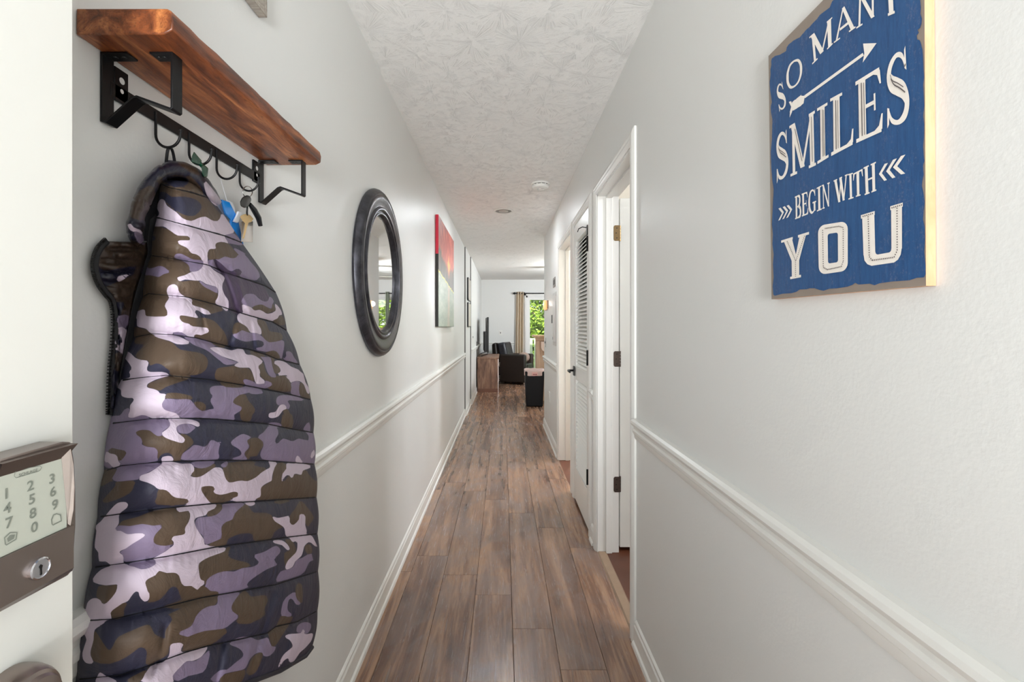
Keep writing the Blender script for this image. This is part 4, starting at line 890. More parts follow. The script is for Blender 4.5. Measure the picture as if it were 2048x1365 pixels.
# =================================================================== things on the other hooks
M_green = mat('glossy bottle green plastic', (8, 58, 38), .2, coat=.3)
gt = thing('green_clip', 'dark green plastic clip hanging on the second hook', 'clip', (-.52, .811, 1.58))
obj('upper_wing', MB().prism([(388,303),(397,314),(404,322),(400,330),(383,325),(384,312)], -.520, -.512, lambda u, v, t: tuple(along(u, v, t))), M_green, gt, bevel=.0015)
obj('lower_wing', MB().prism([(408,329),(417,337),(415,354),(408,355),(404,346),(402,332)], -.518, -.510, lambda u, v, t: tuple(along(u, v, t))), M_green, gt, bevel=.0015)
obj('joint', MB().tube([along(397,324,-.515), along(406,334,-.513)], .0035, 8), M_green, gt)

kt = thing('key_bunch', 'bunch of keys on a split ring hanging from the last hook', 'keys', (-.53, .967, 1.55))
M_steel = mat('steel', (190, 190, 190), .25, metal=1)
rg = []
for k in range(33):
    t = 2*PI*k/32; rg.append(along(495+9.5*math.cos(t), 384+11*math.sin(t), -.531+.001*k/32))
obj('split_ring', MB().tube(rg, .0010, 6, caps=False), M_steel, kt, smooth=True)
obj('key_fob', MB().prism([(484,395),(494,390),(501,393),(503,401),(498,411),(490,417),(481,413),(480,404)], -.536, -.525, lambda u, v, t: tuple(along(u, v, t))), M_blackp, kt, bevel=.003, seg=3)
obj('remote_fob', MB().tube([along(499,408,-.531), along(508,420,-.529), along(517,436,-.528), along(521,452,-.528)], [.0040, .0060, .0060, .0045], 12), mat('glossy black fob', (16, 18, 22), .15), kt, smooth=True)
M_brasskey = mat('brass key', (206, 176, 124), .3, metal=.8)
obj('house_key', MB().prism([(480,433),(487,429),(494,428),(501,431),(507,438),(503,444),(497,446),(494,455),(491,468),(488,478),(485,477),(488,462),(490,447),(484,441)], -.530, -.528, lambda u, v, t: tuple(along(u, v, t))), M_brasskey, kt, bevel=.0004)
obj('key_link', MB().tube([along(495,412,-.529), along(494,424,-.529), along(494,431,-.528)], .0018, 6), M_blackp, kt)
obj('silver_tag', MB().prism([(483,443),(506,443),(505.5,485),(482,484)], -.535, -.533, lambda u, v, t: tuple(along(u, v, t))), mat('brushed silver tag', (206, 200, 194), .25, metal=.75), kt, bevel=.0006)
bt = thing('blue_key_strap', 'bright blue plastic strap with white ends beside the jacket shoulder', 'strap', (-.54, .90, 1.5))
M_blue = mat('bright blue plastic', (34, 146, 240), .25, coat=.3); M_wp = mat('white plastic', (232, 234, 238), .35)
def rib(nm, pts, ws, X0, th, mt):
    m = MB(); L_ = [along(a-w_/2, b_-w_/6, X0) for (a, b_), w_ in zip(pts, ws)]; R_ = [along(a+w_/2, b_+w_/6, X0) for (a, b_), w_ in zip(pts, ws)]
    n_ = len(pts); bk_ = Vector((-th, 0, 0))
    m.add([p for p in L_]+[p for p in R_]+[p+bk_ for p in L_]+[p+bk_ for p in R_],
          [f for i in range(n_-1) for f in ((i, i+1, n_+i+1, n_+i), (2*n_+i, 3*n_+i, 3*n_+i+1, 2*n_+i+1), (i, 2*n_+i, 2*n_+i+1, i+1), (n_+i, n_+i+1, 3*n_+i+1, 3*n_+i))]+[(0, n_, 3*n_, 2*n_), (n_-1, 3*n_-1, 4*n_-1, 2*n_-1)])
    obj(nm, m, mt, bt, bevel=.001)
rib('blue_strap', [(452,402),(458,418),(464,432),(470,442),(472,460),(475,482),(478,500)], [15,20,24,15,20,24,20], -.543, .004, M_blue)
rib('white_strap', [(460,402),(466,416),(469,430),(466,445),(462,456)], [10,8,6,8,14], -.545, .003, M_wp)
rib('white_toggle', [(481,424),(478,433),(472,445)], [7,8,8], -.538, .004, M_wp)
obj('strap_cord', MB().tube(spline([along(437,344,-.5525), along(445,372,-.549), along(452,396,-.546), along(455,410,-.545)], 4), .0011, 6), M_wp, bt)

# =================================================================== round mirror
mr = thing('round_mirror', 'round wall mirror in a wide dark pewter frame on the left wall', 'mirror', (XL, 2.06, 1.517))
M_pew, n, b = newmat('dark brushed pewter')
tc = n.nodes.new('ShaderNodeTexCoord'); nn = noise(n, tc.outputs['Object'], 14, 5, .65, None, .5)
n.links.new(ramp(n, nn, [(.35, (50, 50, 54)), (.55, (74, 74, 80)), (.75, (96, 96, 104))]), b.inputs['Base Color'])
b.inputs['Metallic'].default_value = .75; n.links.new(mth(n, 'ADD', .26, mth(n, 'MULTIPLY', nn, .2)), b.inputs['Roughness'])
pr = [(.240, .004), (.365, .002), (.367, .010), (.364, .020), (.356, .030), (.350, .033), (.346, .034), (.342, .031), (.338, .034), (.333, .035), (.325, .034), (.310, .030), (.298, .026), (.292, .026), (.289, .031), (.284, .034), (.279, .034), (.274, .030), (.272, .026), (.268, .026), (.265, .029), (.260, .029), (.256, .024), (.250, .014), (.248, .010), (.240, .010)]
obj('mirror_frame', MB().lathe(pr, 128, lambda a, b_, h: (XL+h, 2.06+a, 1.517+b_), close=True), M_pew, mr, smooth=.5)
M_mir = mat('silvered mirror glass', (222, 220, 218), .02, metal=1)
obj('mirror_glass', MB().lathe([(.0001, .010), (.252, .010), (.252, .013), (.240, .0145), (.0001, .0145)], 96, lambda a, b_, h: (XL+h, 2.06+a, 1.517+b_)), M_mir, mr)

# =================================================================== canvas painting
cv = thing('canvas_painting', 'large canvas with a red sunset over pale water on the left wall', 'painting', (XL, 4.38, 1.74))
Y0, Y1, Z0, Z1 = 3.79, 4.97, 1.285, 2.205
M_art, n, b = newmat('sunset painting')
tc = n.nodes.new('ShaderNodeTexCoord'); sp = n.nodes.new('ShaderNodeSeparateXYZ'); n.links.new(tc.outputs['Object'], sp.inputs[0])
yy = ramp_f(n, sp.outputs[1], Y0, Y1); zz = ramp_f(n, sp.outputs[2], Z0, Z1)
ns1 = noise(n, tc.outputs['Object'], 1, 5, .7, (1, 22, 5)); ns2 = noise(n, tc.outputs['Object'], 1, 5, .7, (1, 4, 14)); ns3 = noise(n, tc.outputs['Object'], 9, 5, .6)
sky = ramp(n, zz, [(.5, (190, 96, 66)), (.72, (170, 70, 54)), (1, (132, 46, 42))])
sky = mixc(n, mth(n, 'MULTIPLY', ramp_f(n, ns3, .45, .7), .5), sky, (226, 120, 84))
dy = mth(n, 'ABSOLUTE', mth(n, 'SUBTRACT', yy, .6)); dz = mth(n, 'ABSOLUTE', mth(n, 'SUBTRACT', zz, .66))
glow = mth(n, 'SUBTRACT', 1, ramp_f(n, mth(n, 'ADD', mth(n, 'MULTIPLY', dy, 1.0), mth(n, 'ADD', mth(n, 'MULTIPLY', dz, 1.0), mth(n, 'MULTIPLY', ns3, .25))), .16, .24))
sky = mixc(n, mth(n, 'MULTIPLY', glow, .8), sky, (240, 180, 80))
tree = mixc(n, ramp_f(n, ns1, .4, .7), (46, 38, 28), (120, 96, 66))
treeline = mth(n, 'ADD', .55, mth(n, 'ADD', mth(n, 'MULTIPLY', mth(n, 'SUBTRACT', ns1, .5), .40), mth(n, 'MULTIPLY', dy, .30)))
img = mixc(n, mth(n, 'GREATER_THAN', treeline, zz), sky, tree)
water = ramp(n, ns2, [(.35, (104, 112, 82)), (.5, (146, 154, 124)), (.65, (174, 176, 152))])
water = mixc(n, mth(n, 'MULTIPLY', mth(n, 'SUBTRACT', 1, ramp_f(n, mth(n, 'ADD', dy, mth(n, 'MULTIPLY', ns3, .12)), .08, .17)), .7), water, (214, 168, 136))
water = mixc(n, mth(n, 'SUBTRACT', 1, zz), water, mixc(n, .6, water, (160, 172, 164)))
shore = mth(n, 'ADD', mth(n, 'SUBTRACT', .50, mth(n, 'MULTIPLY', yy, .11)), mth(n, 'MULTIPLY', mth(n, 'SUBTRACT', ns3, .5), .06))
img = mixc(n, mth(n, 'GREATER_THAN', shore, zz), img, water)
img = mixc(n, mth(n, 'LESS_THAN', mth(n, 'ABSOLUTE', mth(n, 'SUBTRACT', shore, zz)), .008), img, (196, 190, 90))
n.links.new(img, b.inputs['Base Color']); b.inputs['Roughness'].default_value = .45
bp = n.nodes.new('ShaderNodeBump'); bp.inputs['Strength'].default_value = .3; bp.inputs['Distance'].default_value = .003; n.links.new(ns3, bp.inputs['Height']); n.links.new(bp.outputs[0], b.inputs['Normal'])
xf = -.530
obj('canvas_body', MB().box(XL+.001, xf, Y0, Y1, Z0, Z1), mat('dark painted canvas side', (44, 42, 38), .6, var=(20, .6)), cv, bevel=.002)
obj('red_side', MB().box(XL+.003, xf+.0005, Y0-.0012, Y0+.002, Z0+.60, Z1+.001), mat('crimson painted side', (214, 28, 60), .5), cv, label='crimson upper side of the canvas')
obj('painted_front', MB().box(xf-.0005, xf+.0012, Y0+.001, Y1-.001, Z0+.001, Z1-.001), M_art, cv)
# small frames between the wall steps
for nm, y0, y1, z0, z1, lab, rr in (('picture_frame', 6.93, 7.42, 1.69, 2.03, 'upper of two small dark edged frames hanging one above the other', .05), ('picture_frame', 6.93, 7.42, 1.285, 1.655, 'lower of two small dark edged frames hanging one above the other', .004)):
    t = thing(nm, lab, 'picture', (XL+.015, 7.17, z0), 'small frames far down the left wall')
    pf = []
    for (cy_, cz_, a0) in ((y1-rr, z0+rr, -90), (y1-.004, z1-.004, 0), (y0+.004, z1-.004, 90), (y0+rr, z0+rr, 180)):
        r2 = rr if cz_ < (z0+z1)/2 else .004
        for k in range(5): pf.append((cy_+r2*math.cos(math.radians(a0+k*22.5)), cz_+r2*math.sin(math.radians(a0+k*22.5))))
    obj('frame_body', MB().prism(pf, XL+.015, XL+.038, lambda u, v, t_: (t_, u, v)), M_blackp, t)
    pf2 = [(y0+(y1-y0)*.5+(a-(y0+y1)/2)*.94, z0+(z1-z0)*.5+(c_-(z0+z1)/2)*.94) for a, c_ in pf]
    obj('picture_panel', MB().prism(pf2, XL+.0375, XL+.0395, lambda u, v, t_: (t_, u, v)), mat('pale print', (206, 200, 190), .4, var=(5, .15)), t)
fr = thing('wooden_frame', 'corner of a light grey wooden frame above the coat shelf', 'frame', (XL, .80, 1.99))
obj('frame_rail', MB().box(XL+.001, -.535, .45, 1.0495, 1.983, 2.020), M_greyframe, fr, bevel=.0015)
obj('frame_stile', MB().box(XL+.001, -.535, 1.0115, 1.0490, 2.0195, 2.32), M_greyframe, fr, bevel=.0015)
obj('frame_backing', MB().box(XL+.001, XL+.006, .46, 1.012, 2.02, 2.31), mat('linen board', (200, 194, 184), .8), fr)

# =================================================================== blue sign
XS = .525
sg = thing('blue_sign', 'blue distressed wooden sign with white lettering on the right wall', 'sign', (XR, .74, 1.57))
def S1(a, b_): return (1500+a/4.015, b_/4.015)
def S2(a, b_): return (1500+a/4.015, 280+b_/4.015)
M_taupe = mat('bare taupe board', (142, 130, 120), .6, var=(30, .12))
cor = [(1537, 112), (1543, 599), (1852, 572), (1848, -206)]
bm_ = MB(); A = [onX(a, b_, XS) for a, b_ in cor]; B_ = [Vector((XR-.0005, p.y, p.z)) for p in A]
bm_.add(A+B_, [(0, 1, 2, 3), (7, 6, 5, 4), (0, 4, 5, 1), (1, 5, 6, 2), (2, 6, 7, 3), (3, 7, 4, 0)])
bo = obj('board', bm_, M_pine, sg)
bo.data.materials.append(M_taupe)
for p_ in bo.data.polygons:
    if abs(p_.normal.x) > .9 and p_.center.x < XS+.002: p_.material_index = 1
    if p_.normal.z < -.9: p_.material_index = 0
M_bluep, n, b = newmat('distressed blue paint')
tc = n.nodes.new('ShaderNodeTexCoord')
s1 = noise(n, tc.outputs['Object'], 1, 5, .7, (1, 260, 28)); s2 = noise(n, tc.outputs['Object'], 1, 6, .8, (1, 300, 170)); s3 = noise(n, tc.outputs['Object'], 1, 3, .5, (1, 30, 5))
c = mixc(n, ramp_f(n, s1, .3, .75), (18, 66, 116), (34, 88, 142))
c = mixc(n, mth(n, 'MULTIPLY', ramp_f(n, mth(n, 'ADD', s2, mth(n, 'MULTIPLY', s3, .35)), .74, .84), .55), c, (110, 112, 140))
n.links.new(c, b.inputs['Base Color']); b.inputs['Roughness'].default_value = .5
def flat(name, polys, X, mt, parent, th=.0006):
    m = MB()
    for k, pl in enumerate(polys):
        m.add([onX(a, b_, X-.000012*(k % 30)) for a, b_ in pl], [tuple(range(len(pl)))])
    return obj(name, m, mt, parent)
bl = [S1(*p) for p in [(170,490),(176,470),(200,450),(240,440),(290,410),(296,380),(310,358),(350,325),(400,300),(425,270),(450,240),(480,215),(500,190),(540,150),(560,120),(600,90),(640,60),(660,10),(760,-70),(900,-160),(1100,-330),(1250,-450),(1355,-530),(1362,-300),(1358,-100),(1366,0),(1372,60),(1368,110),(1380,150),(1376,190),(1365,225),(1345,240),(1356,262),(1338,285),(1342,318),(1362,322),(1372,350),(1385,400),(1390,480),(1393,560),(1397,620),(1390,680),(1394,760),(1399,850),(1390,930),(1398,1000),(1396,1100),(1390,1180),(1396,1260)]]
bl += [S2(*p) for p in [(1400,170),(1389,210),(1395,280),(1384,330),(1380,370),(1392,420),(1402,500),(1396,560),(1390,640),(1402,700),(1404,800),(1398,900),(1408,1000),(1410,1080),(1395,1105),(1340,1108),(1280,1128),(1140,1138),(1040,1152),(1000,1168),(960,1155),(905,1160),(870,1162),(845,1148),(822,1165),(780,1180),(700,1192),(640,1195),(590,1212),(560,1206),(520,1192),(480,1192),(455,1200),(400,1202),(370,1222),(330,1232),(260,1236),(200,1252),(188,1244),(182,1180),(190,1100),(184,1000),(190,920),(180,840),(184,760),(176,680),(182,560),(186,470),(190,400),(180,330),(172,230),(166,100),(176,0)]]
bl += [S1(*p) for p in [(180,960),(168,900),(166,860),(176,820),(164,740),(160,700),(158,660),(166,600),(164,560),(172,520)]]
flat('blue_paint', [bl], XS-.0006, M_bluep, sg)
# --- glyphs in a unit box (y up)
def ribbon(pts, ws, n_=5):
    q = spline([(a, c_, w_) for (a, c_), w_ in zip(pts, ws)], n_); L_, R_ = [], []
    for i, p in enumerate(q):
        a = q[max(i-1, 0)]; c_ = q[min(i+1, len(q)-1)]; tx, ty = c_[0]-a[0], c_[1]-a[1]; l = math.hypot(tx, ty)+1e-9
        L_.append((p[0]-ty/l*p[2]/2, p[1]+tx/l*p[2]/2)); R_.append((p[0]+ty/l*p[2]/2, p[1]-tx/l*p[2]/2))
    return [[L_[i], L_[i+1], R_[i+1], R_[i]] for i in range(len(q)-1)]
def rc(x0, x1, y0, y1): return [(x0, y0), (x1, y0), (x1, y1), (x0, y1)]
def bar(x0, y0, x1, y1, w_): return [(x0-w_/2, y0), (x0+w_/2, y0), (x1+w_/2, y1), (x1-w_/2, y1)]
def serif(x, y, w_=.34, h=.05): return rc(x-w_/2, x+w_/2, y-h/2, y+h/2)
G = {}
G['S'] = ribbon([(.86,.74),(.74,.90),(.50,.965),(.26,.89),(.17,.75),(.27,.62),(.50,.53),(.74,.43),(.86,.27),(.76,.11),(.50,.035),(.24,.10),(.12,.27)], [.05,.08,.07,.13,.19,.24,.25,.24,.19,.14,.07,.08,.05])+[[(.82,.72),(.90,.68),(.90,1.0),(.84,.96)], [(.08,.30),(.16,.28),(.14,.05),(.07,0)]]
G['O'] = ribbon([(.5,.965),(.25,.90),(.10,.70),(.07,.5),(.10,.3),(.25,.10),(.5,.035),(.75,.10),(.90,.3),(.93,.5),(.90,.70),(.75,.90),(.5,.965)], [.07,.1,.13,.15,.13,.1,.07,.1,.13,.15,.13,.1,.07])
G['M'] = [bar(.14,.03,.14,.97,.10), bar(.86,.03,.86,.97,.17), bar(.13,.97,.48,.08,.17), bar(.48,.08,.86,.97,.08), serif(.13,.03,.26), serif(.86,.03,.28), serif(.10,.97,.22), serif(.88,.97,.24)]
G['A'] = [bar(.10,.03,.50,.97,.09), bar(.50,.97,.88,.03,.17), rc(.26,.74,.28,.37), serif(.12,.03,.30), serif(.86,.03,.32)]
G['N'] = [bar(.17,.03,.17,.97,.10), bar(.83,.03,.83,.97,.10), bar(.17,.97,.83,.03,.17), serif(.17,.03,.30), serif(.13,.97,.26), serif(.83,.97,.30)]
G['I'] = [rc(.30,.72,.03,.97), serif(.5,.03,.98), serif(.5,.97,.98)]
G['L'] = [rc(.15,.42,.03,.97), serif(.28,.97,.50), rc(.05,.93,.01,.07), [(.62,.05),(.95,.05),(.97,.28),(.92,.28),(.86,.12)]]
G['E'] = [rc(.15,.40,.03,.97), rc(.05,.92,.01,.07), rc(.05,.90,.93,.99), rc(.38,.70,.48,.54), rc(.68,.74,.38,.64), [(.62,.05),(.95,.05),(.98,.28),(.93,.28),(.84,.12)], [(.62,.95),(.92,.95),(.95,.74),(.90,.74),(.82,.89)]]
G['B'] = [rc(.14,.38,.03,.97), rc(.04,.55,.01,.07), rc(.04,.55,.93,.99), rc(.30,.60,.48,.54)]+ribbon([(.50,.96),(.74,.90),(.78,.74),(.70,.57),(.52,.51),(.80,.42),(.86,.25),(.78,.09),(.50,.04)], [.07,.16,.22,.14,.06,.18,.24,.16,.07])
G['G'] = ribbon([(.84,.74),(.72,.90),(.50,.965),(.24,.88),(.12,.65),(.10,.45),(.16,.22),(.36,.05),(.58,.04),(.76,.12)], [.05,.09,.07,.14,.20,.22,.20,.12,.07,.10])+[rc(.66,.88,.06,.42), rc(.52,.98,.40,.46), [(.80,.70),(.88,.68),(.88,1.0),(.82,.94)]]
G['W'] = [bar(.12,.97,.34,.03,.17), bar(.34,.03,.50,.90,.08), bar(.48,.97,.70,.03,.17), bar(.70,.03,.90,.97,.08), serif(.12,.97,.26), serif(.90,.97,.20), serif(.50,.97,.2)]
G['T'] = [rc(.36,.62,.03,.97), serif(.49,.03,.5), rc(.05,.95,.92,.98), [(.05,.95),(.02,.70),(.07,.70),(.18,.92)], [(.95,.95),(.98,.70),(.93,.70),(.82,.92)]]
G['H'] = [rc(.12,.34,.03,.97), rc(.66,.88,.03,.97), rc(.30,.70,.47,.53), serif(.23,.03,.4), serif(.23,.97,.4), serif(.77,.03,.4), serif(.77,.97,.4)]
G['Y'] = [[(.08,.97),(.38,.97),(.56,.45),(.40,.36)], [(.66,.97),(.90,.97),(.62,.36),(.46,.40)], rc(.36,.64,.04,.45), serif(.5,.03,.42,.06), serif(.20,.97,.42,.06), serif(.80,.97,.40,.06)]
def rrect(x0, x1, y0, y1, rx, ry, n_=5):
    o_ = []
    for cx_, cy_, a0 in ((x1-rx, y1-ry, 0), (x0+rx, y1-ry, 90), (x0+rx, y0+ry, 180), (x1-rx, y0+ry, 270)):
        for k in range(n_+1): t = math.radians(a0+90*k/n_); o_.append((cx_+rx*math.cos(t), cy_+ry*math.sin(t)))
    return o_
oo, oi = rrect(.02,.98,.0,1,.22,.16), rrect(.33,.66,.20,.80,.06,.05)
G['O2'] = [[oo[i], oo[(i+1) % len(oo)], oi[(i+1) % len(oo)], oi[i]] for i in range(len(oo))]
G['U'] = [rc(0,.33,.93,1.0), rc(.03,.32,.22,1.0), rc(.70,1.0,.93,1.0), rc(.72,.98,.22,1.0)]
uo = [(.03,.26),(.05,.12),(.12,.04),(.22,0),(.78,0),(.88,.04),(.95,.12),(.98,.26)]; ui = [(.32,.26),(.33,.22),(.35,.20),(.38,.19),(.66,.19),(.69,.20),(.71,.22),(.72,.26)]
G['U'] += [[uo[i], uo[i+1], ui[i+1], ui[i]] for i in range(7)]
G['>'] = [[(0,1),(.35,1),(1,.5),(.65,.5)], [(0,0),(.35,0),(1,.5),(.65,.5)]]
G['<'] = [[(1,1),(.65,1),(0,.5),(.35,.5)], [(1,0),(.65,0),(0,.5),(.35,.5)]]
def place(g, quad, Sf):      # quad TL,TR,BR,BL
    TL, TR, BR, BL = [Vector(Sf(*q)) for q in quad]
    f = lambda x_, y_: tuple((TL*(1-x_)+TR*x_)*y_+(BL*(1-x_)+BR*x_)*(1-y_))
    return [[f(*p) for p in pl] for pl in g]
M_cream = mat('cream lettering paint', (240, 234, 226), .55, var=(120, .06))
M_ink = mat('dark stitch marks', (92, 84, 84), .7)
word1 = [('S', [(205,700),(262,648),(300,850),(232,905)]), ('O', [(290,520),(418,445),(420,655),(295,745)]), ('M', [(478,295),(660,135),(665,355),(500,520)]), ('A', [(690,110),(805,-5),(845,225),(678,345)]),
         ('N', [(860,-40),(1010,-130),(1015,130),(850,235)]), ('Y', [(1050,-200),(1190,-260),(1200,90),(1070,145)])]
pl = []
for g, q in word1: pl += place(G[g], q, S1)
flat('lettering_so_many', pl, XS-.0012, M_cream, sg)
SM = [('S', [(203,1088),(302,1032),(318,1392),(208,1482)]), ('M', [(318,1010),(520,885),(530,1330),(325,1422)]), ('I', [(538,870),(622,820),(632,1265),(540,1322)]), ('L', [(638,795),(830,690),(838,1160),(642,1264)]), ('E', [(835,660),(1060,520),(1075,1055),(842,1160)]), ('S', [(1082,500),(1265,352),(1298,965),(1088,1038)])]
pl = []; ink = []
for g, q in SM: pl += place(G[g], q, S1)
for g, q in SM:
    if g == 'S': ink += place(ribbon([(.22,.76),(.30,.66),(.52,.575),(.74,.48)], [.015]*4)+ribbon([(.24,.70),(.36,.59),(.58,.50),(.80,.40)], [.02]*4), q, S1)
    if g == 'M': ink += place([bar(.86,.1,.86,.92,.02), bar(.20,.88,.46,.20,.02)], q, S1)
    if g == 'I': ink += place([rc(.48,.53,.08,.92), rc(.60,.64,.08,.9)], q, S1)
    if g in 'LE': ink += place([rc(.24,.27,.08,.92), rc(.33,.35,.08,.9)], q, S1)
flat('lettering_smiles', pl, XS-.0012, M_cream, sg)
BW = [('>', [(228,552),(278,530),(268,632),(226,650)]), ('>', [(262,540),(312,518),(302,618),(258,640)]), ('>', [(294,530),(342,508),(336,606),(290,630)]),
      ('B', [(358,455),(410,432),(414,620),(360,642)]), ('E', [(412,432),(464,412),(470,597),(414,620)]), ('G', [(468,412),(530,385),(534,575),(470,602)]), ('I', [(535,385),(572,365),(577,560),(537,577)]), ('N', [(576,363),(642,338),(642,537),(580,557)]),
      ('W', [(672,325),(784,272),(782,482),(685,518)]), ('I', [(785,275),(826,262),(832,468),(790,482)]), ('T', [(824,270),(908,225),(908,442),(832,465)]), ('H', [(908,223),(1014,172),(1018,408),(918,447)]),
      ('<', [(1032,205),(1108,185),(1100,322),(1038,345)]), ('<', [(1090,180),(1180,148),(1168,300),(1096,325)]), ('<', [(1146,150),(1248,118),(1246,270),(1150,292)])]
pl = []
for g, q in BW: pl += place(G[g], q, S2)
flat('lettering_begin_with', pl, XS-.0012, M_cream, sg)
YOU = [('Y', [(252,808),(474,738),(470,1092),(262,1132)]), ('O2', [(540,690),(790,650),(790,1050),(548,1085)]), ('U', [(890,605),(1227,503),(1227,975),(905,1022)])]
pl = []
for g, q in YOU: pl += place(G[g], q, S2)
flat('lettering_you', pl, XS-.0012, M_cream, sg)
def dashes(pts, q, w_=.012, step=.045):
    for (ax, ay), (bx, by) in zip(pts, pts[1:]):
        L_ = math.hypot(bx-ax, by-ay); k = 0
        while k*step < L_:
            t0 = k*step/L_; t1 = min(1, (k+.5)*step/L_); x0, y0, x1, y1 = ax+(bx-ax)*t0, ay+(by-ay)*t0, ax+(bx-ax)*t1, ay+(by-ay)*t1
            nx, ny_ = -(y1-y0), (x1-x0); l = math.hypot(nx, ny_)+1e-9; nx *= w_/l; ny_ *= w_/l
            ink.extend(place([[(x0-nx, y0-ny_), (x1-nx, y1-ny_), (x1+nx, y1+ny_), (x0+nx, y0+ny_)]], q, S2)); k += 1
dashes([(.20,.94),(.50,.42),(.50,.04)], YOU[0][1]); dashes([(.84,.94),(.52,.42)], YOU[0][1])
dashes([(.17,.90),(.17,.14),(.30,.08),(.76,.10),(.83,.20),(.83,.88),(.70,.92),(.24,.92)], YOU[1][1])
dashes([(.04,.965),(.30,.965)], YOU[2][1]); dashes([(.17,.94),(.17,.18),(.24,.10),(.78,.09),(.86,.20),(.86,.94)], YOU[2][1]); dashes([(.73,.965),(.98,.965)], YOU[2][1])
flat('ink_marks', ink, XS-.0020, M_ink, sg)['kind'] = 'stuff'
arrow = [[(435,768),(905,425),(915,446),(440,790)], [(908,350),(1017,346),(905,503),(918,430)]]
feath = [[(315,815),(335,825),(330,850),(322,830)], [(340,820),(362,800),(350,880),(318,905)], [(352,812),(386,783),(378,870),(345,890)], [(376,790),(412,762),(410,850),(372,872)], [(402,770),(440,770),(430,830),(400,856)], [(322,890),(350,862),(335,905),(318,945)], [(312,820),(330,812),(345,850),(335,868)]]
flat('arrow_motif', [[S1(*p) for p in pl_] for pl_ in arrow+feath], XS-.0012, M_cream, sg)

# =================================================================== ceiling and wall fittings
M_white = mat('white plastic fitting', (232, 232, 228), .4)
sd_ = thing('smoke_detector', 'round white smoke detector on the hall ceiling', 'smoke detector', (.303, 3.72, H))
f_ = lambda a, b_, h: (.303+a, 3.72+b_, H-h)
obj('mounting_base', MB().lathe([(.0001, .0005), (.074, .0005), (.074, .010), (.070, .014), (.0001, .014)], 48, f_), M_white, sd_, smooth=.5)
obj('vent_gap', MB().lathe([(.0001, .013), (.064, .013), (.064, .020), (.0001, .020)], 48, f_), M_void, sd_)
hs = obj('housing', MB().lathe([(.0001, .019), (.067, .019), (.068, .030), (.063, .040), (.050, .046), (.030, .048), (.028, .044), (.014, .044), (.012, .050), (.0001, .050)], 48, f_), M_white, sd_, smooth=.5)
for k in range(12):
    t = 2*PI*k/12; vb = MB().box(-.004, .004, -.004, .004, .013, .020)
    vb.v = [(.303+.065*math.cos(t)+x_, 3.72+.065*math.sin(t)+y_, H-z_) for x_, y_, z_ in vb.v]; obj('vent_rib', vb, M_white, sd_)
rl = thing('recessed_light', 'recessed ceiling light with a white rim behind the smoke detector', 'light', (.005, 4.60, H))
f_ = lambda a, b_, h: (.005+a, 4.60+b_, H-h)
obj('rim', MB().lathe([(.078, .0008), (.100, .0008), (.101, .004), (.096, .007), (.086, .008), (.078, .004)], 56, f_, close=True), M_white, rl, smooth=.6)
obj('reflector', MB().lathe([(.079, .004), (.060, .0012), (.0001, .0010)], 56, f_), mat('dull silver baffle', (150, 146, 142), .3, metal=.6), rl, smooth=.6)
obj('bulb_lens', MB().lathe([(.0001, .0012), (.050, .0012), (.046, .007), (.030, .011), (.0001, .012)], 40, f_), mat('frosted lens', (190, 186, 180), .35), rl, smooth=.6)

def plate(name, lab, cat, side, y, z, w_, h_, mt=None, parts=(), X=None):
    X = X if X is not None else (XR if side > 0 else XL)
    t = thing(name, lab, cat, (X, y, z))
    a, b_ = (X-.006, X-.0003) if side > 0 else (X+.0003, X+.006)
    obj('cover_plate', MB().box(a, b_, y-w_/2, y+w_/2, z-h_/2, z+h_/2), mt or M_white, t, bevel=.002)
    for (nm, dy, dz, pw, ph, d, m_) in parts:
        a2, b2 = (X-.006-d, X-.005) if side > 0 else (X+.005, X+.006+d)
        obj(nm, MB().box(a2, b2, y+dy-pw/2, y+dy+pw/2, z+dz-ph/2, z+dz+ph/2), m_, t, bevel=.0006)
    return t
M_dkp = mat('dark grey plastic', (60, 58, 56), .5)
plate('wall_outlet', 'white electrical outlet low on the right wall past the cased opening', 'outlet', 1, 5.33, .475, .072, .118, None, (('socket', 0, .022, .034, .032, .002, M_white), ('socket', 0, -.022, .034, .032, .002, M_white)))
plate('light_switch', 'pale light switch at the far corner of the right hall wall', 'switch', 1, 5.80, 1.09, .072, .118, mat('greyish plastic', (176, 172, 166), .5), (('toggle', 0, 0, .012, .026, .008, M_dkp),))
plate('light_switch', 'light switch on the left living room wall above the chair rail', 'switch', -1, 7.95, 1.11, .072, .118, None, (('toggle', 0, 0, .014, .03, .008, M_dkp),), X=XL+.03)
plate('door_chime', 'small grey chime box high on the right wall before the living room', 'chime', 1, 4.83, 1.75, .20, .10, mat('grey chime plastic', (140, 134, 128), .5), (('grille', 0, 0, .15, .05, .002, M_dkp),))
plate('thermostat', 'tiny black thermostat on the right wall', 'thermostat', 1, 5.06, 1.37, .05, .09, M_blackp, (('display', 0, .01, .03, .03, .001, mat('grey lcd', (80, 84, 80), .3)),))
bpn = thing('breaker_panel', 'pale grey metal breaker panel cover on the right hall wall', 'panel', (XR, 4.80, 1.36))
M_panel = mat('grey painted steel', (206, 204, 200), .4)
obj('panel_frame', MB().box(XR-.005, XR-.0003, 4.66, 4.95, 1.09, 1.64), M_panel, bpn, bevel=.001)
pd_ = obj('panel_door', MB().box(XR-.010, XR-.0045, 4.69, 4.92, 1.13, 1.60), M_panel, bpn, bevel=.001)
obj('panel_latch', MB().box(XR-.013, XR-.009, 4.895, 4.91, 1.15, 1.18), M_dkp, pd_)
sn = thing('wall_sconce', 'small amber glass wall sconce near the end of the right wall', 'sconce', (XR, 5.50, 1.53))
